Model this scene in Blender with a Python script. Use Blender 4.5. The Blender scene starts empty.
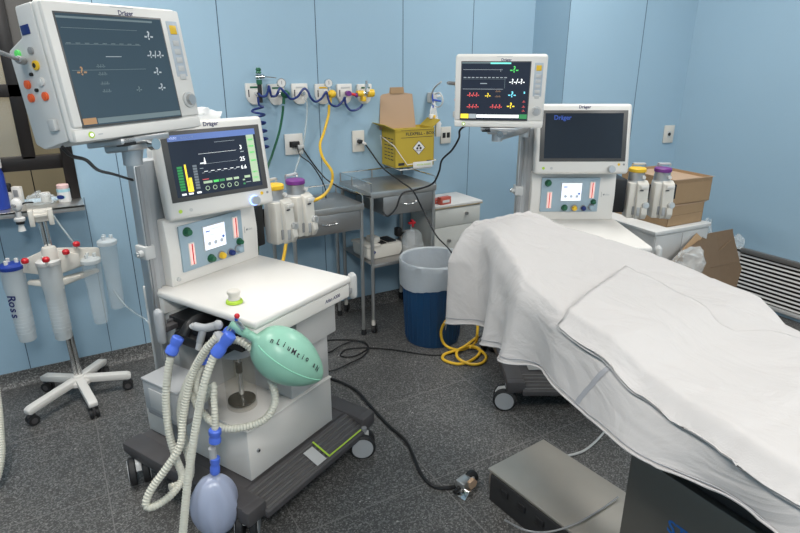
import bpy, bmesh, math, random
from math import sin, cos, pi, radians, atan2, hypot, sqrt
from mathutils import Matrix, Vector, noise
random.seed(7)
S = bpy.context.scene
COL = S.collection
V3 = Vector

# ------------------------------------------------------------------ camera
H = 1.68; FPX = 590.0; PITCH = radians(19.5); AZ = radians(59.5)
FW = (cos(AZ), sin(AZ)); RT = (sin(AZ), -cos(AZ))
cam = bpy.data.cameras.new('camera'); co = bpy.data.objects.new('camera', cam); COL.objects.link(co)
co.location = (0, 0, H); co.rotation_euler = (pi/2 - PITCH, 0, AZ - pi/2)
cam.sensor_width = 36; cam.lens = 36*FPX/800; cam.clip_start = 0.05
S.camera = co

def ray(x, y):
    X = x - 400; v = y - 266.5
    fw = FPX*cos(PITCH) - v*sin(PITCH); dn = FPX*sin(PITCH) + v*cos(PITCH)
    return V3((FW[0]*fw + RT[0]*X, FW[1]*fw + RT[1]*X, -dn)), fw
def at(x, y, d):            # surveyed point: seen at x,y and d metres ahead of the viewer over the floor
    r, fw = ray(x, y); r = r*(d/fw); return V3((r.x, r.y, H + r.z))
def atY(x, y, Y):
    r, fw = ray(x, y); r = r*(Y/r.y); return V3((r.x, r.y, H + r.z))
def atZ(x, y, z):
    r, fw = ray(x, y); r = r*((z - H)/r.z); return V3((r.x, r.y, z))

# ------------------------------------------------------------------ materials
MATS = {}
def mat(name, col, rough=.5, metal=0, emit=0, trans=0, alpha=1, spec=.5, bump=0, bscale=200, noise_amt=0, nscale=5, ior=1.45, sss=0, coat=0):
    m = bpy.data.materials.new(name); m.use_nodes = True
    nt = m.node_tree; b = nt.nodes['Principled BSDF']
    c = (*col, 1)
    b.inputs['Base Color'].default_value = c
    b.inputs['Roughness'].default_value = rough
    b.inputs['Metallic'].default_value = metal
    b.inputs['IOR'].default_value = ior
    b.inputs['Transmission Weight'].default_value = trans
    b.inputs['Alpha'].default_value = alpha
    b.inputs['Specular IOR Level'].default_value = spec
    b.inputs['Coat Weight'].default_value = coat
    if emit:
        b.inputs['Emission Color'].default_value = c; b.inputs['Emission Strength'].default_value = emit
    if bump or noise_amt:
        tc = nt.nodes.new('ShaderNodeTexCoord')
    if bump:
        n = nt.nodes.new('ShaderNodeTexNoise'); n.inputs['Scale'].default_value = bscale; n.inputs['Detail'].default_value = 3
        bp = nt.nodes.new('ShaderNodeBump'); bp.inputs['Strength'].default_value = bump; bp.inputs['Distance'].default_value = .004
        nt.links.new(tc.outputs['Object'], n.inputs['Vector']); nt.links.new(n.outputs['Fac'], bp.inputs['Height'])
        nt.links.new(bp.outputs['Normal'], b.inputs['Normal'])
    if noise_amt:
        n = nt.nodes.new('ShaderNodeTexNoise'); n.inputs['Scale'].default_value = nscale; n.inputs['Detail'].default_value = 5
        mx = nt.nodes.new('ShaderNodeMix'); mx.data_type = 'RGBA'
        mx.inputs['A'].default_value = (*[max(0, v*(1 - noise_amt)) for v in col], 1)
        mx.inputs['B'].default_value = (*[min(1, v*(1 + noise_amt)) for v in col], 1)
        nt.links.new(tc.outputs['Object'], n.inputs['Vector']); nt.links.new(n.outputs['Fac'], mx.inputs['Factor'])
        nt.links.new(mx.outputs['Result'], b.inputs['Base Color'])
    MATS[name] = m; return m
mat('white', (.72, .695, .655), .38, noise_amt=.02, nscale=3)
mat('white_cool', (.64, .63, .61), .4)
mat('cream', (.64, .61, .55), .45)
mat('lightgrey', (.52, .52, .51), .45)
mat('grey', (.27, .275, .28), .45)
mat('midgrey', (.40, .41, .42), .45)
mat('darkgrey', (.075, .07, .072), .5, noise_amt=.15, nscale=20)
mat('darkstep', (.12, .115, .11), .4); mat('black', (.012, .012, .013), .45)
mat('rubber', (.02, .02, .021), .6)
mat('panelblue', (.33, .43, .50), .4)
mat('bezel', (.085, .082, .08), .35)
mat('screen_off', (.012, .014, .022), .08, spec=.6)
mat('screen_dark', (.018, .022, .035), .12, emit=.6)
mat('screen_haze', (.040, .062, .080), .15, emit=.5)
mat('steel', (.60, .59, .57), .33, metal=.9, bump=.08, bscale=60)
mat('steel_dark', (.40, .39, .38), .38, metal=.88, bump=.08, bscale=60)
mat('steel_pedestal', (.20, .19, .17), .42, metal=.7, noise_amt=.08, nscale=3)
mat('steel_brushed', (.50, .47, .42), .42, metal=.75, noise_amt=.22, nscale=4)
mat('chrome', (.75, .75, .74), .12, metal=1)
mat('alu', (.50, .50, .50), .38, metal=.85)
mat('yellow', (.80, .50, .03), .4)
mat('purple', (.17, .035, .22), .4)
mat('yhose', (.85, .52, .04), .35)
mat('green', (.02, .12, .06), .4)
mat('lime', (.42, .62, .05), .5)
mat('greenled', (.10, .55, .12), .4, emit=.4)
mat('bluering', (.25, .4, 1.0), .3, emit=3)
mat('conblue', (.09, .18, .72), .35)
mat('conblue2', (.02, .08, .45), .35)
mat('navy', (.012, .03, .16), .35)
mat('orange', (.85, .13, .03), .4)
mat('red', (.6, .02, .03), .4)
mat('hose', (.66, .65, .56), .35, alpha=.88)
mat('clearhose', (.62, .68, .68), .15, alpha=.45)
mat('clear', (.80, .86, .88), .08, alpha=.22)
mat('clear_frost', (.72, .76, .77), .3, alpha=.6)
mat('clear_mid', (.74, .80, .82), .2, alpha=.27)
mat('film', (.85, .88, .88), .15, alpha=.28, bump=.6, bscale=30)
mat('glasspane', (.8, .85, .85), .03, alpha=.07)
mat('linerfilm', (.66, .71, .74), .3, alpha=.58, bump=.8, bscale=40)
mat('packing', (.86, .86, .85), .3, alpha=.85, bump=.6, bscale=30)
mat('baggreen', (.29, .56, .43), .32, alpha=.93, noise_amt=.05)
mat('bagseam', (.30, .66, .48), .35)
mat('baglilac', (.42, .47, .62), .28, alpha=.86, noise_amt=.06)
mat('jarglass', (.50, .45, .34), .08, alpha=.15)
mat('binblue', (.012, .06, .15), .4, noise_amt=.1)
mat('boxyellow', (.44, .32, .035), .7)
mat('cardboard', (.36, .235, .13), .85, noise_amt=.06, nscale=30)
mat('cardboard_dark', (.21, .135, .08), .85, noise_amt=.08, nscale=30)
mat('cardboard_pale', (.45, .31, .21), .85)
mat('ink', (.02, .02, .03), .6)
mat('inkblue', (.015, .02, .12), .6)
mat('logo', (.02, .02, .10), .5)
mat('logodim', (.02, .06, .30), .5, emit=.5)
mat('logoblue', (.02, .13, .42), .5)
mat('paper', (.68, .67, .65), .6)
mat('cloth', (.50, .48, .47), .85, bump=.12, bscale=350)
def wrinkle():
    nt = MATS['cloth'].node_tree; b = nt.nodes['Principled BSDF']; old = b.inputs['Normal'].links[0].from_node
    tc = nt.nodes.new('ShaderNodeTexCoord'); mp = nt.nodes.new('ShaderNodeMapping'); mp.inputs['Scale'].default_value = (3.5, 2.0, 3.0); mp.inputs['Rotation'].default_value = (0, 0, .6)
    n = nt.nodes.new('ShaderNodeTexNoise'); n.inputs['Scale'].default_value = 1.8; n.inputs['Detail'].default_value = 4; n.inputs['Distortion'].default_value = 1.2
    bp = nt.nodes.new('ShaderNodeBump'); bp.inputs['Strength'].default_value = .35; bp.inputs['Distance'].default_value = .05
    nt.links.new(tc.outputs['Object'], mp.inputs['Vector']); nt.links.new(mp.outputs['Vector'], n.inputs['Vector']); nt.links.new(n.outputs['Fac'], bp.inputs['Height'])
    nt.links.new(bp.outputs['Normal'], old.inputs['Normal'])
wrinkle()
mat('cloth_tape', (.36, .36, .38), .8)
mat('cabinet', (.64, .64, .60), .5)
mat('woodedge', (.42, .33, .20), .6)
mat('windowframe', (.012, .009, .008), .35)
mat('beige', (.42, .33, .20), .6)
mat('blind', (.09, .085, .08), .5)
mat('grillegrey', (.24, .23, .22), .45, metal=.5); mat('louvre', (.66, .65, .63), .4)
mat('louvre_gap', (.015, .009, .009), .6)
mat('ceilingpaint', (.75, .76, .76), .8)
mat('lamp', (1, .98, .94), .5, emit=4)
mat('pinkglow', (.95, .55, .50), .4, emit=.55)
for n, c, e in (('s_white', (.9, .9, .9), .75), ('s_lcd', (.75, .80, .92), .85), ('s_green', (.08, .55, .12), .8), ('s_teal', (.2, .75, .65), .8),
                ('s_yellow', (.95, .72, .05), .8), ('s_red', (.75, .10, .10), .8), ('s_cyan', (.2, .7, .85), .8), ('s_grey', (.35, .38, .40), .6),
                ('s_blue', (.10, .16, .38), .7), ('s_pale', (.40, .50, .34), .6), ('s_bar', (.03, .28, .07), .6), ('s_bargrey', (.16, .18, .20), .6), ('s_dim', (.13, .17, .18), .5), ('s_orange', (.35, .20, .10), .5), ('s_dgreen', (.04, .22, .08), .7)):
    mat(n, c, .4, emit=e)
mat('blackdisc', (.01, .01, .01), .2)
mat('keypad', (.45, .50, .55), .4)

def wall_material():
    m = mat('wallblue', (.255, .435, .60), .42)
    nt = m.node_tree; b = nt.nodes['Principled BSDF']
    tc = nt.nodes.new('ShaderNodeTexCoord')
    n = nt.nodes.new('ShaderNodeTexNoise'); n.inputs['Scale'].default_value = 1.3; n.inputs['Detail'].default_value = 6
    mx = nt.nodes.new('ShaderNodeMix'); mx.data_type = 'RGBA'
    mx.inputs['A'].default_value = (.295, .435, .545, 1); mx.inputs['B'].default_value = (.335, .48, .59, 1)
    n2 = nt.nodes.new('ShaderNodeTexNoise'); n2.inputs['Scale'].default_value = 90; n2.inputs['Detail'].default_value = 2
    bp = nt.nodes.new('ShaderNodeBump'); bp.inputs['Strength'].default_value = .12; bp.inputs['Distance'].default_value = .003
    L = nt.links.new
    L(tc.outputs['Object'], n.inputs['Vector']); L(tc.outputs['Object'], n2.inputs['Vector'])
    L(n.outputs['Fac'], mx.inputs['Factor']); L(mx.outputs['Result'], b.inputs['Base Color'])
    L(n2.outputs['Fac'], bp.inputs['Height']); L(bp.outputs['Normal'], b.inputs['Normal'])
wall_material()
mat('wallseam', (.06, .10, .15), .6)
def terrazzo(name, dark, mid, light):
    m = mat(name, mid, .42)
    nt = m.node_tree; b = nt.nodes['Principled BSDF']; L = nt.links.new
    tc = nt.nodes.new('ShaderNodeTexCoord')
    v = nt.nodes.new('ShaderNodeTexVoronoi'); v.inputs['Scale'].default_value = 190
    cr = nt.nodes.new('ShaderNodeValToRGB'); e = cr.color_ramp.elements
    e[0].position = .0; e[0].color = (*dark, 1); e[1].position = 1; e[1].color = (*light, 1)
    a = e.new(.45); a.color = (*dark, 1); a = e.new(.70); a.color = (*mid, 1); a = e.new(.93); a.color = (*[x*1.35 for x in mid], 1)
    L(tc.outputs['Object'], v.inputs['Vector'])
    sep = nt.nodes.new('ShaderNodeSeparateColor'); L(v.outputs['Color'], sep.inputs['Color']); L(sep.outputs['Red'], cr.inputs['Fac'])
    v2 = nt.nodes.new('ShaderNodeTexVoronoi'); v2.inputs['Scale'].default_value = 30
    mt = nt.nodes.new('ShaderNodeMath'); mt.operation = 'LESS_THAN'; mt.inputs[1].default_value = .13
    L(tc.outputs['Object'], v2.inputs['Vector']); L(v2.outputs['Distance'], mt.inputs[0])
    s2 = nt.nodes.new('ShaderNodeSeparateColor'); L(v2.outputs['Color'], s2.inputs['Color'])
    m3 = nt.nodes.new('ShaderNodeMath'); m3.operation = 'GREATER_THAN'; m3.inputs[1].default_value = .90; L(s2.outputs['Green'], m3.inputs[0])
    m4 = nt.nodes.new('ShaderNodeMath'); m4.operation = 'MULTIPLY'; L(mt.outputs[0], m4.inputs[0]); L(m3.outputs[0], m4.inputs[1])
    mx = nt.nodes.new('ShaderNodeMix'); mx.data_type = 'RGBA'; L(m4.outputs[0], mx.inputs['Factor']); L(cr.outputs['Color'], mx.inputs['A'])
    mx.inputs['B'].default_value = (.38, .37, .35, 1)
    n = nt.nodes.new('ShaderNodeTexNoise'); n.inputs['Scale'].default_value = 2.2; n.inputs['Detail'].default_value = 6; L(tc.outputs['Object'], n.inputs['Vector'])
    mr = nt.nodes.new('ShaderNodeMapRange'); mr.inputs['To Min'].default_value = .8; mr.inputs['To Max'].default_value = 1.2; L(n.outputs['Fac'], mr.inputs['Value'])
    mm = nt.nodes.new('ShaderNodeMix'); mm.data_type = 'RGBA'; mm.blend_type = 'MULTIPLY'; mm.inputs['Factor'].default_value = 1
    L(mx.outputs['Result'], mm.inputs['A']); L(mr.outputs['Result'], mm.inputs['B']); L(mm.outputs['Result'], b.inputs['Base Color'])
terrazzo('terrazzo', (.060, .059, .057), (.135, .133, .129), (.26, .255, .245))
mat('joint', (.19, .185, .18), .6)

# ------------------------------------------------------------------ mesh builder
def frame(o=(0, 0, 0), rz=0, rx=0, ry=0):
    return Matrix.Translation(V3(o)) @ Matrix.Rotation(rz, 4, 'Z') @ Matrix.Rotation(ry, 4, 'Y') @ Matrix.Rotation(rx, 4, 'X')
def catmull(pts, n=8, closed=False):
    P = [V3(p) for p in pts]; out = []
    N = len(P); rng = N if closed else N - 1
    for i in range(rng):
        if closed: a, b, c, d = P[i-1], P[i], P[(i+1) % N], P[(i+2) % N]
        else: a, b, c, d = P[max(i-1, 0)], P[i], P[i+1], P[min(i+2, N-1)]
        for k in range(n):
            t = k/n
            out.append(.5*((2*b) + (c-a)*t + (2*a-5*b+4*c-d)*t*t + (3*b-a-3*c+d)*t**3))
    if not closed: out.append(P[-1])
    return out
TXT = {}
def text_mesh(s):
    if s in TXT: return TXT[s]
    cu = bpy.data.curves.new('t', 'FONT'); cu.body = s; cu.size = 1; cu.align_x = 'CENTER'; cu.align_y = 'CENTER'; cu.resolution_u = 3; cu.offset = .022
    ob = bpy.data.objects.new('t', cu); me = ob.to_mesh()
    r = ([v.co.copy() for v in me.vertices], [tuple(p.vertices) for p in me.polygons])
    ob.to_mesh_clear(); bpy.data.objects.remove(ob); bpy.data.curves.remove(cu)
    TXT[s] = r; return r

class MB:
    def __init__(s, M=None): s.v = []; s.f = []; s.mi = []; s.mats = []; s.M = M or Matrix()
    def idx(s, m):
        if m not in s.mats: s.mats.append(m)
        return s.mats.index(m)
    def add(s, vs, fs, m, M=None):
        T = s.M @ M if M is not None else s.M
        o = len(s.v); s.v += [T @ V3(v) for v in vs]; i = s.idx(m)
        for f in fs: s.f.append(tuple(a + o for a in f)); s.mi.append(i)
        return s
    def box(s, c, size, m, bev=0, seg=2, M=None):
        bm = bmesh.new(); bmesh.ops.create_cube(bm, size=1)
        for v in bm.verts: v.co = V3((v.co.x*size[0], v.co.y*size[1], v.co.z*size[2])) + V3(c)
        if bev:
            bmesh.ops.bevel(bm, geom=bm.edges[:], offset=min(bev, min(size)*.49), segments=seg, affect='EDGES', profile=.5)
        bm.verts.index_update()
        s.add([v.co.copy() for v in bm.verts], [[v.index for v in f.verts] for f in bm.faces], m, M); bm.free(); return s
    def bx(s, x0, x1, y0, y1, z0, z1, m, bev=0, seg=2, M=None):
        return s.box(((x0+x1)/2, (y0+y1)/2, (z0+z1)/2), (abs(x1-x0), abs(y1-y0), abs(z1-z0)), m, bev, seg, M)
    def prism(s, poly, a, b, m, axis='z', bev=0, M=None):
        # polygon extruded from a to b along an axis; axis y: poly=(x,z); axis x: poly=(y,z)
        bm = bmesh.new()
        def P(p, h):
            return {'z': (p[0], p[1], h), 'y': (p[0], h, p[1]), 'x': (h, p[0], p[1])}[axis]
        lo = [bm.verts.new(P(p, a)) for p in poly]; hi = [bm.verts.new(P(p, b)) for p in poly]
        bm.faces.new(lo[::-1]); bm.faces.new(hi); n = len(poly)
        for i in range(n): bm.faces.new((lo[i], lo[(i+1) % n], hi[(i+1) % n], hi[i]))
        bmesh.ops.recalc_face_normals(bm, faces=bm.faces[:])
        if bev: bmesh.ops.bevel(bm, geom=bm.edges[:], offset=bev, segments=2, affect='EDGES', profile=.5)
        bm.verts.index_update()
        s.add([v.co.copy() for v in bm.verts], [[v.index for v in f.verts] for f in bm.faces], m, M); bm.free(); return s
    def tube(s, pts, r, m, n=10, closed=False, smooth=0, cap=True, M=None):
        P = [V3(p) for p in pts]
        if smooth: P = catmull(P, smooth, closed)
        N = len(P); R = r if callable(r) else (lambda i, t: r)
        vs, fs = [], []
        t0 = (P[1]-P[0]).normalized(); up = V3((0, 0, 1)) if abs(t0.z) < .9 else V3((1, 0, 0))
        nrm = t0.cross(up).normalized()
        for i in range(N):
            if closed: t = (P[(i+1) % N]-P[i-1])
            elif i == 0: t = P[1]-P[0]
            elif i == N-1: t = P[-1]-P[-2]
            else: t = P[i+1]-P[i-1]
            t.normalize(); nrm = (nrm - t*nrm.dot(t))
            if nrm.length < 1e-6: nrm = t.orthogonal()
            nrm.normalize(); bn = t.cross(nrm); rr = R(i, i/max(1, N-1))
            for k in range(n):
                a = 2*pi*k/n; vs.append(P[i] + nrm*cos(a)*rr + bn*sin(a)*rr)
        L = N if closed else N-1
        for i in range(L):
            j = (i+1) % N
            for k in range(n):
                k2 = (k+1) % n; fs.append((i*n+k, i*n+k2, j*n+k2, j*n+k))
        if cap and not closed:
            fs.append(tuple(range(n))[::-1]); fs.append(tuple((N-1)*n+k for k in range(n)))
        return s.add(vs, fs, m, M)
    def cyl(s, p0, p1, r, m, r1=None, n=24, M=None):
        r1 = r if r1 is None else r1
        return s.tube([p0, p1], lambda i, t: r + (r1-r)*t, m, n=n, M=M)
    def lathe(s, prof, m, o=(0, 0, 0), n=28, M=None, sx=1, sy=1, cap=True):
        vs, fs = [], []; N = len(prof)
        for r, z in prof:
            for k in range(n):
                a = 2*pi*k/n; vs.append((o[0]+r*cos(a)*sx, o[1]+r*sin(a)*sy, o[2]+z))
        for i in range(N-1):
            for k in range(n):
                k2 = (k+1) % n; fs.append((i*n+k, i*n+k2, (i+1)*n+k2, (i+1)*n+k))
        if cap:
            fs.append(tuple(range(n))[::-1]); fs.append(tuple((N-1)*n+k for k in range(n)))
        return s.add(vs, fs, m, M)
    def rod(s, p0, p1, prof, m, n=24):   # lathe of (r, distance along) laid from p0 toward p1
        p0 = V3(p0); d = (V3(p1)-p0).normalized(); q = d.to_track_quat('Z', 'Y').to_matrix().to_4x4()
        return s.lathe(prof, m, n=n, M=Matrix.Translation(p0) @ q)
    def ball(s, c, r, m, sc=(1, 1, 1), n=20):
        prof = [(max(1e-4, r*sin(pi*i/12)), -r*cos(pi*i/12)*sc[2]) for i in range(13)]
        return s.lathe(prof, m, c, n, sx=sc[0], sy=sc[1])
    def rect(s, x0, z0, x1, z1, m, y=0, M=None):      # sheet facing -Y, 0.4 mm thick
        return s.bx(x0, x1, y, y+.0004, z0, z1, m, M=M)
    def disc(s, x, z, r, m, y=0, d=.002, n=24, M=None):
        return s.cyl((x, y+d, z), (x, y, z), r, m, n=n, M=M)
    def text(s, t, x, z, h, m, y=0, M=None, sx=1):
        vs, fs = text_mesh(t)
        T = Matrix.Translation((x, y, z)) @ Matrix.Rotation(pi/2, 4, 'X') @ Matrix.Diagonal((h*sx, h, h, 1))
        return s.add(vs, fs, m, (M @ T) if M is not None else T)
    def text_m(s, t, h, m, M, sx=1):
        vs, fs = text_mesh(t); return s.add(vs, fs, m, M @ Matrix.Diagonal((h*sx, h, h, 1)))
    def build(s, name, parent=None, sharp=35, solid=0, flat=False):
        me = bpy.data.meshes.new(name); me.from_pydata([tuple(v) for v in s.v], [], s.f)
        for m in s.mats: me.materials.append(MATS[m])
        me.polygons.foreach_set('material_index', s.mi)
        me.polygons.foreach_set('use_smooth', [not flat]*len(me.polygons))
        if not flat: me.set_sharp_from_angle(angle=radians(sharp))
        me.update(); ob = bpy.data.objects.new(name, me); COL.objects.link(ob)
        if parent: ob.parent = parent
        if solid:
            md = ob.modifiers.new('thickness', 'SOLIDIFY'); md.thickness = solid; md.offset = -1
        return ob

def tag(o, label, cat, group=None):
    o['label'] = label; o['category'] = cat
    if group: o['group'] = group
    return o
def thing(name, label, cat, loc=(0, 0, 0), rz=0, group=None):
    o = bpy.data.objects.new(name, None); COL.objects.link(o); o.empty_display_size = .05
    o.location = loc; o.rotation_euler = (0, 0, rz); return tag(o, label, cat, group)
def centred(o):
    """move a world-built mesh's origin to its own middle base"""
    me = o.data; xs = [v.co.x for v in me.vertices]; ys = [v.co.y for v in me.vertices]; zs = [v.co.z for v in me.vertices]
    c = V3(((min(xs)+max(xs))/2, (min(ys)+max(ys))/2, min(zs)))
    me.transform(Matrix.Translation(-c)); o.location = c; return o
def struct(name, mb, parent=None, **k):
    o = mb.build(name, parent, **k)
    if not parent: o['kind'] = 'structure'
    return o
def rib(amp, base, per=2):
    return lambda i, t: base + (amp if (i // per) % 2 == 0 else -amp)
def resample(pts, step):
    P = catmull(pts, 12); out = [P[0]]; acc = 0
    for a, b in zip(P, P[1:]):
        L = (b-a).length; 
        if L < 1e-9: continue
        d = step-acc
        while d <= L: out.append(a + (b-a)*(d/L)); d += step
        acc = L-(d-step)
    out.append(P[-1]); return out
def corrugated(mb, pts, r, m, pitch=.008, n=12):
    P = resample(pts, pitch/3)
    return mb.tube(P, lambda i, t: r*(1.0 if i % 3 == 0 else (.83 if i % 3 == 1 else .88)), m, n=n)

# ------------------------------------------------------------------ room
WY = 3.48; CX = 3.178; SX, SY = 3.178, 3.14; RX, RY = 4.15, 2.87; XL = -2.2; YB = -2.2; HC = 3.0
WX0, WX1, WZ0, WZ1 = -1.15, .10, .985, 2.15     # pass-through window
fl = MB(); fl.bx(XL-.1, RX+.1, YB-.1, 5.2, -.08, 0, 'terrazzo')
x = 1.17-.6*6
while x < RX:
    if x > XL: fl.bx(x-.002, x+.002, YB, WY, -.001, .0006, 'joint')
    x += .6
y = 1.69-.6*6
while y < WY:
    if y > YB: fl.bx(XL, RX, y-.002, y+.002, -.001, .0006, 'joint')
    y += .6
struct('floor', fl, flat=True)
cl = MB(); cl.bx(XL-.1, RX+.1, YB-.1, 5.2, HC, HC+.08, 'ceilingpaint'); struct('ceiling', cl, flat=True)
wb = MB()
T = .10
wb.bx(WX1, CX+.3, WY, WY+T, .0, HC, 'wallblue'); wb.bx(XL, WX0, WY, WY+T, 0, HC, 'wallblue')
wb.bx(WX0, WX1, WY, WY+T, 0, WZ0, 'wallblue'); wb.bx(WX0, WX1, WY, WY+T, WZ1, HC, 'wallblue')
for sx in (-1.45, -.87, .30, .903, 1.473, 2.072, 2.628):
    z1 = HC
    wb.bx(sx-.0022, sx+.0022, WY-.0008, WY+.001, .08, z1, 'wallseam')
wb.bx(-.29-.002, -.29+.002, WY-.0008, WY+.001, .08, WZ0, 'wallseam')
wb.bx(.112, .1155, WY-.0008, WY+.001, .08, WZ0, 'wallseam')
struct('wall_back', wb, flat=True)
wr = MB()
wr.prism([(SX, WY+.02), (SX, SY), (RX, RY), (RX+.5, RY+.3), (RX+.2, WY+.2), (SX, WY+.1)], 0, HC, 'wallblue')
d = V3((RX-SX, RY-SY, 0)).normalized(); nrm = V3((d.y, -d.x, 0))
pm = V3((SX, SY, 0)) + d*.592
A = Matrix.Translation(pm) @ Matrix.Rotation(atan2(d.y, d.x), 4, 'Z')
wr.bx(-.0022, .0022, -.0008, .001, .08, HC, 'wallseam', M=A)
wr.bx(SX-.0008, SX+.004, SY-.0006, SY+.001, .08, HC, 'wallseam')
struct('wall_corner', wr, flat=True)
w = MB(); w.bx(RX, RX+.1, YB, RY+.02, 0, HC, 'wallblue')
for yy in (1.4, .2, -1.0): w.bx(RX-.0008, RX+.001, yy-.002, yy+.002, .45, HC, 'wallseam')
struct('wall_right', w, flat=True)
w = MB(); w.bx(XL-.1, XL, YB, 5.2, 0, HC, 'wallblue'); struct('wall_left', w, flat=True)
w = MB(); w.bx(XL, RX+.1, YB-.1, YB, 0, HC, 'wallblue'); struct('wall_front', w, flat=True)
# skirting
sk = MB(); sk.prism([(WY, 0), (WY-.03, 0), (WY-.012, .02), (WY-.006, .08), (WY, .08)], XL, CX, 'terrazzo', axis='x')
struct('baseboard_back', sk, sharp=60)
# corridor beyond the pass-through window
c = MB(); c.bx(XL, 1.2, 4.6, 4.7, 0, HC, 'beige')
for sx in (-.62, -.13, .5): c.bx(sx-.003, sx+.003, 4.598, 4.601, 0, HC, 'windowframe')
struct('wall_corridor', c, flat=True)
c = MB(); c.bx(1.2, 1.3, WY+T, 4.7, 0, HC, 'beige'); struct('wall_corridor_end', c, flat=True)
wi = MB(); FR = 'windowframe'
wi.bx(WX1-.055, WX1, WY-.012, WY+T, WZ0, WZ1, FR, .003); wi.bx(WX0, WX0+.055, WY-.012, WY+T, WZ0, WZ1, FR, .003)
wi.bx(WX0, WX1, WY-.012, WY+T, WZ1-.055, WZ1, FR, .003)
wi.bx(WX0, WX1, WY+.01, WY+.06, 1.145, 1.215, FR, .003)
wi.bx(WX0, -.06, WY+.01, WY+.06, 1.50, 1.56, FR, .003)
wi.bx(-.125, -.065, WY+.01, WY+.06, 1.2, WZ1, FR, .003)
wo = struct('window_1', wi)
w = MB(); w.bx(WX0+.05, -.10, WY+.03, WY+.036, 1.55, WZ1-.05, 'glasspane'); w.bx(WX0+.05, -.10, WY+.03, WY+.036, 1.21, 1.50, 'glasspane'); w.build('glass', wo)
w = MB(); w.bx(-.085, WX1-.05, WY+.05, WY+.065, 1.56, WZ1-.05, 'blind'); w.bx(WX0+.05, -.1, WY+.07, WY+.08, 1.76, WZ1-.05, 'blind'); w.build('blind', wo)

# ------------------------------------------------------------------ pass-through shelf with its clutter
sh = thing('wall_shelf', 'stainless steel ledge under the dark framed pass-through window', 'shelf', (-.52, 3.33, .94))
m = MB(Matrix.Translation((.52, -3.33, -.94)))
m.bx(WX0, .105, 3.30, WY+.09, .972, .984, 'steel', .002); m.bx(WX0, .105, 3.30, 3.306, .955, .984, 'steel', .002)
m.build('shelf_board', sh)
for bxp in (-1.0, -.42):
    m = MB(Matrix.Translation((.52, -3.33, -.94))); m.prism([(3.31, .971), (3.479, .971), (3.479, .85)], bxp, bxp+.02, 'steel', axis='x'); m.build('bracket', sh)
def bottle(name, label, px, py, d, r, h, m, capm, capr, caph, group=None, lab=None):
    p = at(px, py, d); z0 = .9845
    t = thing(name, label, 'bottle', (p.x, min(p.y, 3.46-r), z0), AZ-pi/2, group)
    b = MB(); b.lathe([(r*.94, 0), (r, .004), (r, h*.82), (r*.92, h*.9), (capr*.9, h*.95), (capr*.85, h)], m)
    if lab: lab(b)
    b.build('bottle_body', t)
    c = MB(); c.lathe([(capr, h-.002), (capr, h+caph*.85), (capr*.9, h+caph)], capm); c.build('cap', t); return t
mat('paleblue', (.35, .60, .66), .4); mat('pink', (.75, .52, .50), .4); mat('royal', (.02, .05, .30), .35)
def lb(b):
    b.lathe([(.0305, .010), (.0305, .044)], 'paper', cap=False); b.lathe([(.0308, .052), (.0308, .066)], 'paleblue', cap=False)
    M_ = Matrix.Translation((-.002, -.0315, .028))
    b.cyl((0, .004, 0), (0, 0, 0), .012, 'navy', M=M_ @ Matrix.Diagonal((1.6, 1, .9, 1))); b.cyl((.014, .006, 0), (.014, .0005, 0), .008, 'paleblue', M=M_)
bottle('tub_bottle', 'small white bottle with blue label and pink lid on the steel ledge', 66, 205, 2.98, .03, .072, 'paper', 'pink', .028, .016, lab=lb)
bottle('soap_bottle', 'tall royal blue bottle with white shoulder at the left end of the ledge', -2, 200, 2.84, .05, .20, 'royal', 'white', .049, .10)
t = thing('small_device', 'small white box with a black front standing on the ledge', 'box', tuple(at(20, 204, 2.93)), AZ-pi/2); t.location.z = .9845
m = MB(); m.bx(-.022, .022, -.015, .015, 0, .085, 'white', .006); m.build('body', t)
m = MB(); m.bx(-.012, .012, -.0165, -.0145, .035, .07, 'grey', .001); m.build('display', t)
t = thing('pump_dispenser', 'black-topped pump bottle beside the small white box on the ledge', 'bottle', tuple(at(11, 204, 2.93)), 0); t.location.z = .9845
m = MB(); m.lathe([(.02, 0), (.022, .003), (.022, .05), (.012, .06)], 'white'); m.build('body', t)
m = MB(); m.lathe([(.018, .0601), (.018, .095), (.015, .10)], 'black'); m.build('pump_head', t)
p = at(47, 204, 2.95)
t = thing('plastic_jar', 'small cream jar with lid beside crumpled clear bag on the ledge', 'jar', (p.x, p.y, .9845))
m = MB(); m.lathe([(.021, 0), (.023, .004), (.023, .034)], 'cream'); m.build('body', t)
m = MB(); m.lathe([(.025, .0342), (.025, .046), (.022, .049)], 'white'); m.build('lid', t)
def crumple(name, label, cat, c, size, m, seed, sub=3, amp=.35, rz=0, squash=.5, group=None):
    bm = bmesh.new(); bmesh.ops.create_icosphere(bm, subdivisions=sub, radius=1)
    for v in bm.verts:
        n_ = noise.noise_vector(v.co*1.9 + V3((seed, seed*.7, 3))) ; n2 = noise.noise(v.co*5 + V3((seed, 1, 2)))
        v.co = v.co + n_*amp + v.co*n2*amp*.7
        if v.co.z < -squash: v.co.z = -squash
    zmin = min(v.co.z for v in bm.verts)
    me = bpy.data.meshes.new(name)
    for v in bm.verts: v.co = V3((v.co.x*size[0], v.co.y*size[1], (v.co.z-zmin)*size[2]))
    bm.to_mesh(me); bm.free(); me.materials.append(MATS[m])
    me.polygons.foreach_set('use_smooth', [True]*len(me.polygons)); me.set_sharp_from_angle(angle=radians(28))
    o = bpy.data.objects.new(name, me); COL.objects.link(o); o.location = c; o.rotation_euler.z = rz
    if label: tag(o, label, cat, group)
    return o
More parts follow.
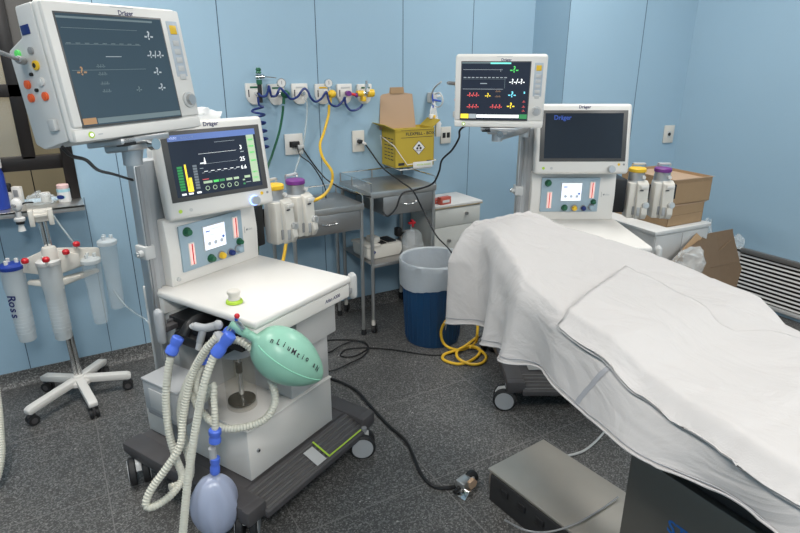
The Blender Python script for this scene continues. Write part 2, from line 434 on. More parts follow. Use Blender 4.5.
p = at(40, 203, 3.0); crumple('plastic_bag', 'crumpled clear plastic bag lying on the steel ledge', 'bag', (p.x+.01, 3.425, .985), (.065, .035, .04), 'clear_mid', 5)

# ------------------------------------------------------------------ suction stand with canisters
SB = (-.07, 3.16)
st = thing('suction_stand', 'steel pole stand on a white five-arm wheeled base holding suction canisters', 'stand', (SB[0], SB[1], 0))
m = MB(); m.lathe([(.055, .088), (.055, .105), (.03, .125), (.026, .135)], 'white')
TIPS = [(-.291, 3.014), (-.029, 2.930), (.150, 3.135), (.05, 3.36), (-.22, 3.33)]
for tx, ty in TIPS:
    a = atan2(ty-SB[1], tx-SB[0]); L = hypot(tx-SB[0], ty-SB[1])
    m.prism([(.02, .092), (L+.01, .062), (L+.022, .068), (L+.022, .088), (L+.005, .098), (.02, .128)], -.021, .021, 'white', axis='y', bev=.005, M=Matrix.Rotation(a, 4, 'Z'))
m.build('star_base', st)
def small_caster(parent, x, y, rz, r=.026, top=.065):
    c = MB(frame((x, y, 0), rz))
    for s_ in (-1, 1):
        c.cyl((0, s_*.006, r), (0, s_*.021, r), r, 'rubber', n=20); c.cyl((0, s_*.0205, r), (0, s_*.022, r), r*.55, 'darkgrey', n=16)
    c.bx(-.02, .016, -.005, .005, r*.8, top-.004, 'darkgrey', .003); c.cyl((0, 0, top-.02), (0, 0, top+.004), .006, 'grey', n=10)
    return c.build('caster', parent)
for i, (tx, ty) in enumerate(TIPS): small_caster(st, tx-SB[0], ty-SB[1], i*1.3+.4)
m = MB()
m.cyl((-.008, 0, .12), (-.028, 0, 1.0), .010, 'chrome'); m.cyl((.012, 0, .12), (-.008, 0, 1.0), .010, 'chrome'); m.build('pole', st)
m = MB(); m.bx(-.05, .016, -.035, .02, .96, 1.015, 'cream', .008)
m.bx(-.066, -.044, -.05, 0, .945, 1.02, 'cream', .004); m.bx(.012, .034, -.05, 0, .945, 1.02, 'cream', .004)
m.bx(-.045, .01, -.045, -.03, .985, 1.0, 'cream', .003)
m.build('top_clamp', st)
# bracket rack for the canisters
CAN = [('c_blue', at(12, 270, 2.62), .765, .37), ('c_frost', at(50, 270, 2.66), .775, .36), ('c_cl1', at(93, 275, 2.76), .745, .40), ('c_cl2', at(110, 260, 2.86), .81, .44)]
m = MB()
hub = V3((-.012, -.02, .80))
for nm, p, zt, zb in CAN:
    q = V3((p.x-SB[0], p.y-SB[1], 0)); a = atan2(q.y-hub.y, q.x-hub.x); L = hypot(q.x-hub.x, q.y-hub.y)-.045
    L = max(L, .05)
    m.prism([(0, .69), (L, .72), (L, .78), (L-.02, .785), (0, .83)], -.011, .011, 'cream', axis='y', bev=.003, M=frame((hub.x, hub.y, 0), a))
    m.prism([(0, .63), (L*.9, .66), (L*.9, .675), (0, .67)], -.02, .02, 'cream', axis='y', bev=.003, M=frame((hub.x, hub.y, 0), a))
m.lathe([(.032, .62), (.034, .63), (.034, .82), (.028, .835)], 'cream', (hub.x, hub.y, 0))
m.build('canister_bracket', st)
for dx, dy, dz in ((-.115, -.055, .795), (-.03, -.10, .80), (.055, -.06, .812), (.105, -.01, .83)):
    k = MB(); k.lathe([(.014, 0), (.016, .006), (.016, .016), (.010, .022)], 'red', (dx, dy, dz-.012)); k.cyl((dx, dy, dz-.03), (dx, dy, dz-.010), .006, 'cream', n=10); k.build('knob', st)
LBL = {'c_blue': 'translucent suction canister with bright blue lid and handwriting on its side', 'c_frost': 'frosted white-topped suction canister at the front of the stand',
       'c_cl1': 'clear empty suction canister hanging right of the frosted one', 'c_cl2': 'clear empty suction canister nearest the wall, rightmost on the stand'}
for nm, p, zt, zb in CAN:
    t = thing('suction_canister', LBL[nm], 'canister', (p.x, p.y, zb), AZ-pi/2 + .1, 'suction canisters on the stand')
    h = zt-zb; r = .05 if nm in ('c_blue', 'c_frost') else .043
    body = {'c_blue': 'clear_frost', 'c_frost': 'clear_frost', 'c_cl1': 'clear_mid', 'c_cl2': 'clear_mid'}[nm]
    b = MB()
    prof = [(r*.70, 0), (r*.78, .006), (r*.84, h*.30), (r*.90, h*.62), (r, h*.70), (r, h*.94), (r*1.04, h*.95), (r*1.04, h*.97)]
    b.lathe(prof, body, n=32)
    for k in range(12): b.lathe([(r*.865+.0006*k*0, h*.12+k*h*.045), (r*.885, h*.123+k*h*.045), (r*.865, h*.126+k*h*.045)], body, cap=False)
    if nm == 'c_blue':
        for k, ch in enumerate('Ross'):
            zc = h*.60-.030*k; a = radians(-98)
            Mt = Matrix.Translation((cos(a)*(r*.93+.002), sin(a)*(r*.93+.002), zc)) @ Matrix.Rotation(a+pi/2, 4, 'Z') @ Matrix.Rotation(pi/2, 4, 'X') @ Matrix.Rotation(-pi/2, 4, 'Z')
            b.text_m(ch, .055, 'inkblue', Mt)
    b.build('canister_body', t)
    b = MB(); lm = 'royal' if nm == 'c_blue' else ('white_cool' if nm == 'c_frost' else 'clear_frost')
    hh = h*.971
    b.lathe([(r*1.07, hh-.012), (r*1.1, hh-.008), (r*1.1, hh+.006), (r*.85, hh+.014), (r*.3, hh+.018)], lm)
    for a in (0.5, 2.4, 4.4): b.cyl((r*.5*cos(a), r*.5*sin(a), hh+.012), (r*.5*cos(a), r*.5*sin(a), hh+.034), .009, 'paper' if nm == 'c_blue' else lm, n=12)
    b.build('lid', t)
    if nm == 'c_frost':
        b = MB(); b.lathe([(r*.6, h*.72), (r*.9, h*.74), (r*.93, h*.93), (r*.4, h*.95)], 'packing', n=18); b.build('wrapped_liner', t)
# hanging valve
p = at(17, 207, 2.70)
t = thing('vacuum_regulator', 'white round suction regulator with plug hanging left of the stand top', 'regulator', (p.x, p.y, .88), AZ-pi/2)
m = MB(); m.ball((0, 0, .15), .026, 'paper', (1, .8, 1.25)); m.cyl((-.0, -.02, .15), (0, -.03, .15), .009, 'grey', n=14); m.build('housing', t)
m = MB(); m.cyl((0, 0, .118), (0, 0, .085), .012, 'lightgrey'); m.lathe([(.022, .072), (.024, .076), (.024, .086), (.02, .09)], 'paper'); m.cyl((0, 0, .072), (0, 0, .058), .018, 'black'); m.lathe([(.010, .02), (.017, .024), (.010, .058)], 'paper'); m.build('plug', t)
m = MB(); m.tube([(.02, .0, .15), (.03, .02, .155), (.048, .05, .15)], .004, 'black', n=8, smooth=5); m.build('hook', t)
m = MB(); m.tube([at(53, 215, 2.76), at(60, 225, 2.77), at(70, 238, 2.78), at(80, 250, 2.8)], .0045, 'clearhose', n=8, smooth=6)
tag(centred(m.build('suction_tube')), 'thin clear tube running from the stand top clamp to right canister', 'tube')
m = MB(); m.tube([at(113, 290, 2.88), at(124, 304, 2.84), at(135, 313, 2.6), at(148, 322, 2.2), at(160, 345, 2.12)], .004, 'clearhose', n=8, smooth=6)
tag(centred(m.build('suction_tube')), 'thin clear tube from rightmost canister toward the near machine', 'tube')

# ------------------------------------------------------------------ screens drawn as thin lit shapes
def vital_screen(mb, w, h, bright, M):
    """w,h screen size, origin at lower left, facing -Y"""
    def R(x0, z0, x1, z1, m_): mb.rect(x0*w, z0*h, x1*w, z1*h, m_, -.0006, M=M)
    def Tx(s_, x, z, hh, m_): mb.text(s_, x*w, z*h, hh*h, m_, -.0007, M=M)
    if bright:
        R(.0, .975, .42, 1, 's_dim'); R(.42, .965, .72, .995, 's_teal')
        R(.02, .855, .60, .861, 's_grey'); R(.57, .82, .575, .87, 's_grey')
        for k in range(11): R(.03+k*.06, .70, .07+k*.06, .715, 's_grey')
        R(.02, .675, .64, .68, 's_dim'); R(.64, .50, .645, .72, 's_dim'); R(.02, .48, .62, .487, 's_grey'); R(.28, .585, .38, .60, 's_grey')
        Tx('-?-', .77, .86, .17, 's_green'); Tx('-?-/-?-', .82, .63, .14, 's_white'); Tx('-?-', .76, .38, .16, 's_cyan'); Tx('-?-', .75, .16, .16, 's_yellow')
        Tx('-?-/-?-', .18, .37, .11, 's_red'); Tx('-?-', .40, .36, .12, 's_yellow'); Tx('-?-/-?-', .55, .44, .05, 's_orange'); Tx('-?-/-?-', .55, .34, .05, 's_orange')
        Tx('-?-/-?-', .18, .14, .11, 's_red'); Tx('-?-/-?-', .53, .14, .11, 's_red')
        R(.93, .40, .95, .44, 's_cyan'); Tx('-?-', .94, .24, .06, 's_red'); Tx('-?-', .94, .14, .06, 's_red'); Tx('-?-', .94, .06, .06, 's_red')
        R(0, -.10, .12, -.01, 's_yellow'); R(.125, -.10, .235, -.01, 's_grey'); R(.24, -.085, .88, -.02, 's_white'); R(.885, -.10, 1, -.01, 's_dgreen')
    else:
        R(.0, .955, .9, .975, 's_dim')
        for z_ in (.86, .70, .44): R(.02, z_, .72, z_+.004, 's_dim')
        for k in range(9): R(.03+k*.08, .71, .07+k*.08, .716, 's_dim')
        R(.35, .575, .50, .581, 's_grey')
        Tx('-?-', .83, .81, .13, 's_grey'); Tx('-?-/-?-', .86, .60, .11, 's_grey'); Tx('-?-', .84, .41, .12, 's_grey'); Tx('-?-', .85, .23, .11, 's_grey')
        Tx('-?-', .10, .43, .12, 's_orange')
        for z_ in (.48, .40, .30, .22): Tx('-?-/-?-', .28, z_, .05, 's_dim')
        Tx('-?-', .60, .22, .08, 's_dim')
        R(0, -.11, .12, -.045, 's_orange'); R(.13, -.11, 1, -.055, 's_dim')

def patient_monitor(name, label, M, bright, group):
    W, Hh, D = .385, .305, .030
    t = bpy.data.objects.new(name, None); COL.objects.link(t); tag(t, label, 'monitor', group); t.matrix_world = M
    m = MB(); m.bx(-W/2, W/2, 0, D, 0, Hh, 'white', .014, 3)
    m.bx(-W/2+.004, W/2-.004, -.006, .01, .034, Hh-.006, 'white', .005)
    m.bx(-W/2+.002, W/2-.002, -.004, .01, .002, .031, 'white', .006)
    m.text('Dräger', .02, Hh-.022, .015, 'logo', -.0064)
    m.rect(-.02, Hh-.0105, .045, Hh-.008, 'lightgrey', -.0063)
    m.build('housing', t)
    m = MB(); m.prism([(D-.002, .008), (D+.09, -.004), (D+.118, .01), (D+.120, .218), (D+.060, .238), (D+.055, Hh-.004), (D-.002, Hh-.004)], -W/2+.003, W/2-.02, 'white_cool', axis='x', bev=.006)
    m.build('rear_housing', t)
    sw, shh = .285, .212; x0 = -W/2+.028; z0 = .062
    s_ = MB(); s_.bx(x0-.004, x0+sw+.004, -.0068, -.004, z0-.03, z0+shh+.004, 'bezel', .001)
    s_.rect(x0, z0-.026, x0+sw, z0+shh, 'screen_dark' if bright else 'screen_haze', -.0073)
    vital_screen(s_, sw, shh, bright, Matrix.Translation((x0, -.0072, z0)))
    s_.build('screen', t)
    k = MB(); kx = W/2-.036; k.bx(kx-.018, kx+.018, -.0072, -.004, .135, .272, 'keypad', .002)
    k.bx(kx-.011, kx+.011, -.009, -.006, .240, .262, 'yellow', .002)
    for j in range(5): k.bx(kx-.010, kx+.010, -.009, -.006, .218-j*.021-.007, .218-j*.021+.007, 'lightgrey', .002)
    k.build('button_panel', t)
    k = MB(); k.cyl((kx+.003, -.005, .075), (kx+.003, -.012, .075), .020, 'lightgrey'); k.cyl((kx+.003, -.010, .075), (kx+.003, -.022, .075), .014, 'alu', r1=.0125); k.build('knob', t)
    k = MB(); k.disc(-W/2+.042, .016, .0075, 'lime', -.0055); k.disc(-W/2+.042, .016, .004, 's_white', -.0065); k.rect(-W/2+.06, .014, -W/2+.072, .017, 'lightgrey', -.0045); k.build('power_button', t)
    # connector field on the left side
    cx = -W/2+.003
    for y_, z_, r_, cm in ((D+0.083, .207, .0085, 'greenled'), (D+0.035, .207, .0075, 'grey'), (D+0.032, .176, .009, 'yellow'), (D+0.080, .141, .0095, 'orange'), (D+0.029, .141, .0095, 'paper'), (D+0.080, .112, .0095, 'orange'), (D+0.029, .110, .0095, 'orange'), (D+0.056, .160, .004, 'black'), (D+0.053, .126, .004, 'black')):
        c = MB(); c.rod((cx+.001, y_, z_), (-1, y_, z_), [(r_, 0), (r_, .006), (r_*.6, .0065), (r_*.6, .0075)], 'black' if cm == 'yellow' else cm, n=18)
        if cm == 'yellow': c.rod((cx+.001, y_, z_), (-1, y_, z_), [(r_*.99, 0), (r_*1.15, .001), (r_*1.15, .0055), (r_*.7, .0072)], 'yellow', n=18)
        c.build('connector', t)
    c = MB(); c.bx(cx-.002, cx, D+.022, D+.050, .240, .260, 'navy', .0005); c.build('sticker', t)
    c = MB(); c.bx(cx-.012, cx, D+.012, D+.036, .034, .060, 'lightgrey', .003); c.build('side_latch', t)
    return t

def caster(parent, x, y, ang, r=.058, plate=.12):
    """twin wheel caster, ang is the world-local direction the near disc faces"""
    c = MB(frame((x, y, 0), ang))
    for s_ in (-1, 1):
        c.rod((0, s_*.012, r), (0, s_*.04, r), [(r-.004, 0), (r, .004), (r, .022), (r-.008, .028)], 'rubber', n=32)
    c.prism([(-.05, .085), (-.035, .112), (.0, plate), (.03, plate), (.03, .08), (.0, .045)], -.011, .011, 'lightgrey', axis='y', bev=.003)
    c.cyl((.01, 0, plate-.03), (.01, 0, plate+.02), .012, 'grey')
    o = c.build('caster', parent)
    h = MB(frame((x, y, 0), ang)); h.cyl((0, -.0395, r), (0, -.0425, r), r*.80, 'midgrey', n=32); h.build('wheel_disc', o)
    h = MB(frame((x, y, 0), ang)); h.cyl((0, .0395, r), (0, .0425, r), r*.80, 'midgrey', n=32); h.build('wheel_disc', o)
    return o

def vent_screen(s_, W, Hh):
    def R(x0, z0, x1, z1, m_): s_.rect(x0*W, z0*Hh, x1*W, z1*Hh, m_, -.0008)
    def Tx(t_, x, z, hh, m_): s_.text(t_, x*W, z*Hh, hh*Hh, m_, -.0010)
    R(0, .90, 1, 1, 's_blue'); R(.02, .93, .10, .97, 's_white'); R(.14, .93, .28, .97, 's_grey')
    R(.885, .08, .975, .90, 's_pale')
    for z_ in (.80, .69, .58, .44, .24, .14): R(.90, z_, .96, z_+.03, 's_green')
    for k in range(9):
        R(.045, .10+k*.045, .10, .135+k*.045, 's_bar'); R(.215, .10+k*.045, .26, .135+k*.045, 's_bargrey')
    R(.125, .10, .145, .52, 's_yellow'); R(.150, .10, .185, .30, 's_yellow'); R(.125, .07, .185, .11, 's_yellow')
    for k, xx in enumerate((.05, .125, .215)): R(xx, .025, xx+.05, .055, 's_white')
    R(.30, .66, .74, .664, 's_white'); R(.50, .83, .74, .835, 's_grey')
    R(.30, .49, .74, .494, 's_grey')
    s_.prism([(.345*W, .49*Hh), (.372*W, .49*Hh), (.363*W, .60*Hh), (.357*W, .60*Hh)], -.0012, -.0008, 's_white', axis='y'); R(.305, .50, .345, .52, 's_white')
    for k in range(6): R(.305+k*.075, .345, .335+k*.075, .352, 's_grey'); R(.335+k*.075, .365, .375+k*.075, .375, 's_white'); 
    Tx('3', .80, .70, .10, 's_white'); Tx('25', .80, .50, .10, 's_white'); Tx('6.6', .80, .36, .09, 's_white')
    R(.79, .62, .83, .635, 's_grey'); R(.29, .42, .33, .43, 's_grey'); R(.30, .235, .37, .245, 's_red')
    for k, xx in enumerate((.305, .42, .57, .66)): R(xx, .17, xx+(.10, .06, .07, .06)[k], .21, 's_pale' if k != 1 else 's_green')
    R(.49, .17, .55, .21, 's_dgreen')
    R(.79, .17, .86, .21, 's_pale'); R(.80, .09, .86, .10, 's_grey')
    for k in range(5):
        xx = .34+k*.085
        s_.disc(xx*W, .09*Hh, .038*Hh, 's_pale', -.0012, .0006); s_.disc(xx*W, .09*Hh, .028*Hh, 'screen_dark', -.0014, .0004); Tx(('60', '12', '50', '5', '2')[k], xx, .085, .045, 's_white')
    R(.765, .13, .79, .155, 's_pale'); R(.765, .06, .79, .09, 's_dgreen')

def anesthesia_machine(label, M, on):
    t = thing('anesthesia_machine', label, 'medical machine', M[0], radians(M[1]), 'anesthesia machines')
    # base
    b = MB()
    for x0, x1 in ((-.105, -.02), (.575, .66)):
        b.prism([(-.46, .125), (-.46, .160), (-.44, .172), (.27, .172), (.27, .13), (.2, .118), (-.40, .118)], x0, x1, 'darkgrey', axis='x', bev=.006)
        b.bx(x0-.003, x1+.003, -.475, -.415, .105, .170, 'darkgrey', .010)
    b.bx(-.03, .59, -.37, .26, .12, .168, 'darkgrey', .004)
    b.build('base_frame', t)
    b = MB()
    b.prism([(-.36, .168), (-.375, .168), (-.49, .125), (-.49, .10), (-.36, .10)], -.03, .585, 'darkgrey', axis='x', bev=.003)
    for k in range(5):
        yy = -.39-k*.021; zz = .1625-(k*.021)*.374
        b.bx(-.02, .575, yy-.005, yy+.005, zz-.004, zz+.0025, 'darkstep', .002)
    sl = atan2(-.043, -.115)
    if on:
        Mx = Matrix.Translation((.35, -.43, .152)) @ Matrix.Rotation(atan2(.043, .115), 4, 'X')
        b.bx(-.02, -.012, -.05, .045, 0, .002, 'lime', M=Mx); b.bx(-.02, .20, -.053, -.047, 0, .002, 'lime', M=Mx); b.bx(-.09, -.035, -.05, .03, 0, .0015, 'lightgrey', M=Mx)
    b.build('foot_step', t)
    caster(t, .56, -.475, radians(-50) if on else radians(0)); caster(t, *((-.05, -.40) if on else (-.108, -.43)), radians(40) if on else radians(-12)); caster(t, -.09, .2, radians(60)); caster(t, .63, .2, radians(10))
    # lower cabinet
    c = MB(); c.bx(.02, .50, -.36, .26, .172, .385, 'white', .004)
    c.bx(.018, .502, -.365, .2, .383, .392, 'white', .003)
    c.cyl((.065, -.355, .285), (.065, -.366, .285), .0075, 'grey', n=16); c.cyl((.065, -.366, .285), (.065, -.368, .285), .004, 'black', n=12)
    c.build('lower_cabinet', t)
    # upper column leaves an open bay at the left front for the absorber
    c = MB(); c.bx(.02, .50, -.02, .15, .392, .78, 'lightgrey', .003); c.bx(.27, .50, -.352, -.02, .392, .62, 'lightgrey', .004)
    c.bx(.27, .502, -.40, -.02, .615, .782, 'lightgrey', .006); c.bx(.0, .27, -.40, -.02, .735, .782, 'black', .003)
    c.build('column', t)
    # worktop
    c = MB(); c.bx(-.005, .51, -.482, .03, .842, .870, 'white', .010, 3); c.bx(.0, .505, -.474, -.40, .782, .8395, 'white', .007, 3); c.bx(.10, .505, -.41, .03, .782, .8395, 'white', .007, 3)
    c.bx(-.0, .505, .0, .12, .78, .869, 'white', .006)
    c.text('Atlan A300', .40, .812, .019, 'logo', -.4745)
    c.build('worktop', t)
    # control body above the worktop
    c = MB(); c.prism([(.005, .869), (.0, 1.00), (.012, 1.125), (.12, 1.125), (.12, .869)], .05, .49, 'white', axis='x', bev=.006)
    c.bx(.09, .46, .03, .12, 1.10, 1.38, 'lightgrey', .02, 3)
    c.text('Atlan', .445, 1.005, .014, 'lightgrey', -.0005); c.disc(.43, 1.005, .004, 'grey', -.0012); c.rect(.417, .992, .4185, 1.02, 'grey', -.0006)
    c.cyl((.078, .004, .895), (.078, -.003, .895), .008, 'lightgrey', n=14)
    c.build('control_body', t)
    p_ = MB(); p_.bx(.10, .403, -.0055, .004, .915, 1.095, 'panelblue', .0028)
    rr = MB()
    p_.build('control_panel', t)
    d_ = MB(); d_.bx(.203, .312, -.0085, -.004, .972, 1.070, 'lightgrey', .001); d_.rect(.206, .975, .309, 1.067, 's_lcd', -.0092)
    for k in range(3):
        d_.disc(.228+k*.03, .998, .008, 's_grey', -.0100, .0004, 16); d_.rect(.222+k*.03, 1.015, .235+k*.03, 1.017, 's_grey', -.0098)
    d_.disc(.298, 1.012, .006, 's_blue', -.0100, .0004, 16)
    d_.rect(.215, 1.045, .235, 1.050, 's_blue', -.0098); d_.rect(.245, 1.052, .30, 1.054, 's_grey', -.0098); d_.rect(.212, 1.03, .30, 1.031, 's_grey', -.0098)
    d_.build('flow_display', t)
    for x_, z_ in ((.145, .978), (.365, 1.03)):
        f = MB(); f.bx(x_-.014, x_+.014, -.009, -.003, z_-.045, z_+.045, 'white', .006); f.bx(x_-.010, x_+.010, -.0115, -.008, z_-.040, z_+.040, 'pinkglow', .002)
        f.cyl((x_, -.011, z_-.04), (x_, -.013, z_+.04), .0022, 'red', n=8); f.build('flow_tube', t)
    for x_, z_, r_, cm in ((.133, 1.068, .015, 'green'), (.229, .937, .014, 'green'), (.280, .936, .015, 'yellow'), (.328, .935, .0135, 'navy'), (.368, .940, .014, 'panelblue'), (.378, .968, .012, 'green')):
        k = MB(); k.cyl((x_, -.004, z_), (x_, -.010, z_), r_*1.2, 'grey' if cm != 'green' else 'green', n=22); k.rod((x_, -.009, z_), (x_, -1, z_), [(r_*.9, 0), (r_*.85, .014), (r_*.7, .018)], cm); k.build('control_knob', t)
    # main screen, leaned back
    Ms = Matrix.Translation((.277 if not on else .262, -.080, 1.128)) @ Matrix.Rotation(radians(-14 if on else 0), 4, 'Z') @ Matrix.Rotation(radians(-9), 4, 'X')
    sc = MB(Ms); SW, SH = (.432 if on else .475), .343
    sc.bx(-SW/2, SW/2, 0, .055, 0, SH, 'white', .016, 4); sc.bx(-SW/2+.04, SW/2-.04, .05, .10, .04, SH-.05, 'lightgrey', .02, 3)
    sc.text('Dräger', .0, SH-.0165, .021, 'logo', -.0006)
    sc.disc(-SW/2+.045, .029, .007, 'lime', -.001); sc.disc(-SW/2+.085, .029, .0065, 'lightgrey', -.001)
    sc.disc(SW/2-.052, .047, .0065, 'yellow', -.001); sc.disc(SW/2-.027, .047, .005, 'grey', -.001)
    so = sc.build('main_screen_housing', t)
    s_ = MB(Ms @ Matrix.Translation((-SW/2+.022, -.0022, .062)))
    dw, dh = SW-.044, SH-.094
    s_.bx(0, dw, 0, .004, 0, dh, 'bezel', .001)
    s_.M = s_.M @ Matrix.Translation((.022, -.0005, .016)); ww, hh = dw-.044, dh-.030
    if on:
        s_.rect(0, 0, ww, hh, 'screen_dark', -.0002); vent_screen(s_, ww, hh)
    else:
        s_.rect(0, -.0, ww, hh, 'screen_off', -.0002); s_.text('Dräger', .22*ww, .90*hh, .030, 'logodim', -.001)
    s_.build('main_screen', t)
    k = MB(Ms); k.cyl((SW/2-.09, 0, .024), (SW/2-.09, -.006, .024), .020, 'bluering' if on else 'lightgrey'); k.cyl((SW/2-.09, -.004, .024), (SW/2-.09, -.022, .024), .0165, 'alu'); k.build('rotary_knob', t)
    # twin accessory rails
    r_ = MB()
    r_.bx(-.020, .008, .03, .075, .20, 1.34, 'alu', .005); r_.bx(-.014, .002, .024, .031, .22, 1.33, 'grey', .002); r_.bx(.008, .03, .04, .09, .30, 1.33, 'midgrey', .003)
    r_.bx(.022, .095, .045, .11, .87, 1.34, 'midgrey', .006)
    r_.build('side_rail', t)
    r_ = MB(); r_.cyl((-.045, .04, 1.02), (.0, .04, 1.02), .012, 'lightgrey'); r_.cyl((-.055, .04, 1.02), (-.04, .04, 1.02), .008, 'chrome'); r_.bx(-.03, .012, .02, .08, .995, 1.045, 'lightgrey', .005); r_.build('rail_clamp', t)
    for x_, y_ in ((-.06, -.05), (.548, -.455)):
        g = MB(); z0, z1 = (.70, .835) if x_ < 0 else (.758, .868)
        g.lathe([(.008, 0), (.018, .008), (.021, .02), (.021, z1-z0-.02), (.018, z1-z0-.008), (.008, z1-z0)], 'midgrey' if x_ < 0 else 'lightgrey', (x_, y_, z0), sx=.75)
        g.build('handle', t)
    g = MB(); g.bx(-.05, .0, -.07, -.04, .745, .765, 'darkgrey', .003); g.bx(-.02, .25, -.045, -.03, .74, .775, 'darkgrey', .003); g.build('handle_bar', t)
    g = MB(); g.bx(.50, .545, -.465, -.445, .79, .81, 'grey', .003); g.build('handle_bar', t)
    g = MB(); g.bx(.49, .56, .03, .20, .90, 1.08, 'black', .008); g.build('vaporizer_mount', t)
    return t
M1 = ((.267, 2.172, 0), 26.5); M2 = ((2.083, 2.287, 0), -30)
def lw(M, x, y, z):
    a = radians(M[1]); return V3((M[0][0]+x*cos(a)-y*sin(a), M[0][1]+x*sin(a)+y*cos(a), z))
a1 = anesthesia_machine('white anesthesia machine at left with lit screen, hoses and green bag at its side', M1, True)
a2 = anesthesia_machine('white anesthesia machine behind the draped table with its main screen switched off', M2, False)

# vaporizers
def vaporizer(label, M, x, y, z, col, rz=0):
    p = lw(M, x, y, z)
    t = thing('vaporizer', label, 'vaporizer', p, radians(M[1])+rz, 'anesthetic vaporizers beside the machines')
    b = MB(); b.lathe([(.044, .0), (.050, .006), (.052, .10), (.047, .19), (.044, .196)], 'lightgrey', (0, .02, 0), 32)
    b.prism([(-.050, .01), (-.055, .03), (-.045, .185), (-.02, .20), (.02, .20), (.02, .0), (-.045, .0)], -.012, .046, 'cream', axis='x', bev=.004)
    b.bx(-.050, -.012, -.030, .02, .0, .19, 'cream', .008); b.bx(.0, .04, -.0575, -.05, .165, .180, 'white', .001)
    b.bx(-.003, .014, -.0585, -.050, .152, .157, 'ink', .001)
    b.build('body', t)
    b = MB(); b.lathe([(.043, .196), (.040, .235), (.041, .24)], 'alu', (0, .02, 0)); b.cyl((.02, -.018, .218), (.02, -.03, .218), .009, 'paper', n=14); b.build('neck', t)
    b = MB(); b.lathe([(.040, .24), (.0445, .243), (.0445, .258), (.040, .262), (.02, .264)], col, (0, .02, 0)); b.build('dial', t)
    b = MB(); b.cyl((.034, -.05, .075), (.034, -.066, .078), .017, 'lightgrey'); b.cyl((.034, -.064, .077), (.034, -.070, .078), .011, 'steel'); b.prism([(-.055, .0), (-.072, .03), (-.066, .065), (-.05, .065)], .012, .042, 'cream', axis='x', bev=.003); b.build('filler_cap', t)
    b = MB(); b.bx(-.024, -.008, -.0345, -.028, .02, .065, 'grey', .002); b.bx(-.008, .008, -.0590, -.05, .02, .065, 'midgrey', .002); b.build('level_window', t)
    b = MB(); b.tube([(-.01, .06, .20), (-.01, .07, .27), (.0, .06, .275), (.05, .055, .275), (.05, .055, .262)], .005, 'steel', n=8, smooth=4); b.bx(-.012, .052, .05, .065, .27, .281, 'lightgrey', .003); b.build('locking_lever', t)
    return t
vaporizer('cream vaporizer with yellow dial beside the near machine screen', M1, .642, .02, .893, 'yellow')
vaporizer('cream vaporizer with purple dial beside the near machine, left of the steel trolley', M1, .780, .02, .893, 'purple')
vaporizer('cream vaporizer with yellow dial beside the far switched-off machine', M2, .62, .05, .872, 'yellow')
vaporizer('cream vaporizer with purple dial in front of the cardboard boxes', M2, .755, .05, .872, 'purple')
for M in (M1, M2):   # dark mounting bar carrying both units
    b = MB(); b.bx(.55, .85, .085, .10, .96, 1.04, 'black', .004); o = b.build('vaporizer_bar', a1 if M is M1 else a2)

# patient monitors with swing arms
AM1 = radians(38); P1 = at(80, 147, 1.335); Pr = at(199, 125, 1.66)
dirv = (Pr-P1); c1 = (P1+Pr)/2; az1 = radians(33)
Mm1 = Matrix.Translation((c1.x, c1.y, (P1.z+Pr.z)/2)) @ Matrix.Rotation(az1, 4, 'Z') @ Matrix.Rotation(radians(-8), 4, 'X')
pm1 = patient_monitor('patient_monitor', 'large white patient monitor with a dim dark screen in the upper left corner', Mm1, False, 'patient monitors on swing arms')
PX, PY2 = at(449, 127, 2.68), at(548, 125, 2.62)
c2 = (PX+PY2)/2; az2 = atan2((PY2-PX).y, (PY2-PX).x)
Mm2 = Matrix.Translation((c2.x, c2.y, PX.z)) @ Matrix.Rotation(az2, 4, 'Z') @ Matrix.Rotation(radians(4), 4, 'X')
pm2 = patient_monitor('patient_monitor', 'white patient monitor with bright coloured readings, left of the switched-off screen', Mm2, True, 'patient monitors on swing arms')
def arm(parent, Mm, pole):
    Mi = Mm.inverted()
    m = MB(Mi); c = Mm @ V3((0, .06, 0)); zz = c.z-.04
    m2 = MB(); m2.bx(-.075, .075, .0, .13, -.016, .0, 'alu', .004); m2.bx(-.045, .045, .02, .11, -.034, -.014, 'alu', .006); m2.cyl((.01, .0, -.025), (.01, -.018, -.025), .014, 'chrome'); m2.cyl((0, .06, -.02), (0, .06, -.045), .018, 'alu')
    m2.bx(-.07, -.03, .0, .03, -.020, .0, 'black', .004)
    m2.build('tilt_bracket', parent)
    e = V3((c.x, c.y, zz)); pz = V3((pole.x, pole.y, zz)); L = (pz-e).length; a = atan2(pz.y-e.y, pz.x-e.x)
    m.box((L/2, 0, -.012), (L+.03, .045, .032), 'alu', .008, M=Matrix.Translation(e) @ Matrix.Rotation(a, 4, 'Z'))
    m.cyl((e.x, e.y, zz-.030), (e.x, e.y, zz+.008), .024, 'alu'); m.cyl((pole.x, pole.y, zz-.05), (pole.x, pole.y, zz+.03), .028, 'alu')
    k = (e+pz)/2
    m.build('swing_arm', parent)
arm(pm1, Mm1, lw(M1, -.006, .0, 0)); arm(pm2, Mm2, lw(M2, -.006, .0, 0))
def cable(name, label, pts, r=.0045, m='black', cat='cable', n=8, smooth=8, group=None):
    b = MB(); b.tube(pts, r, m, n=n, smooth=smooth); return tag(centred(b.build(name)), label, cat, group)
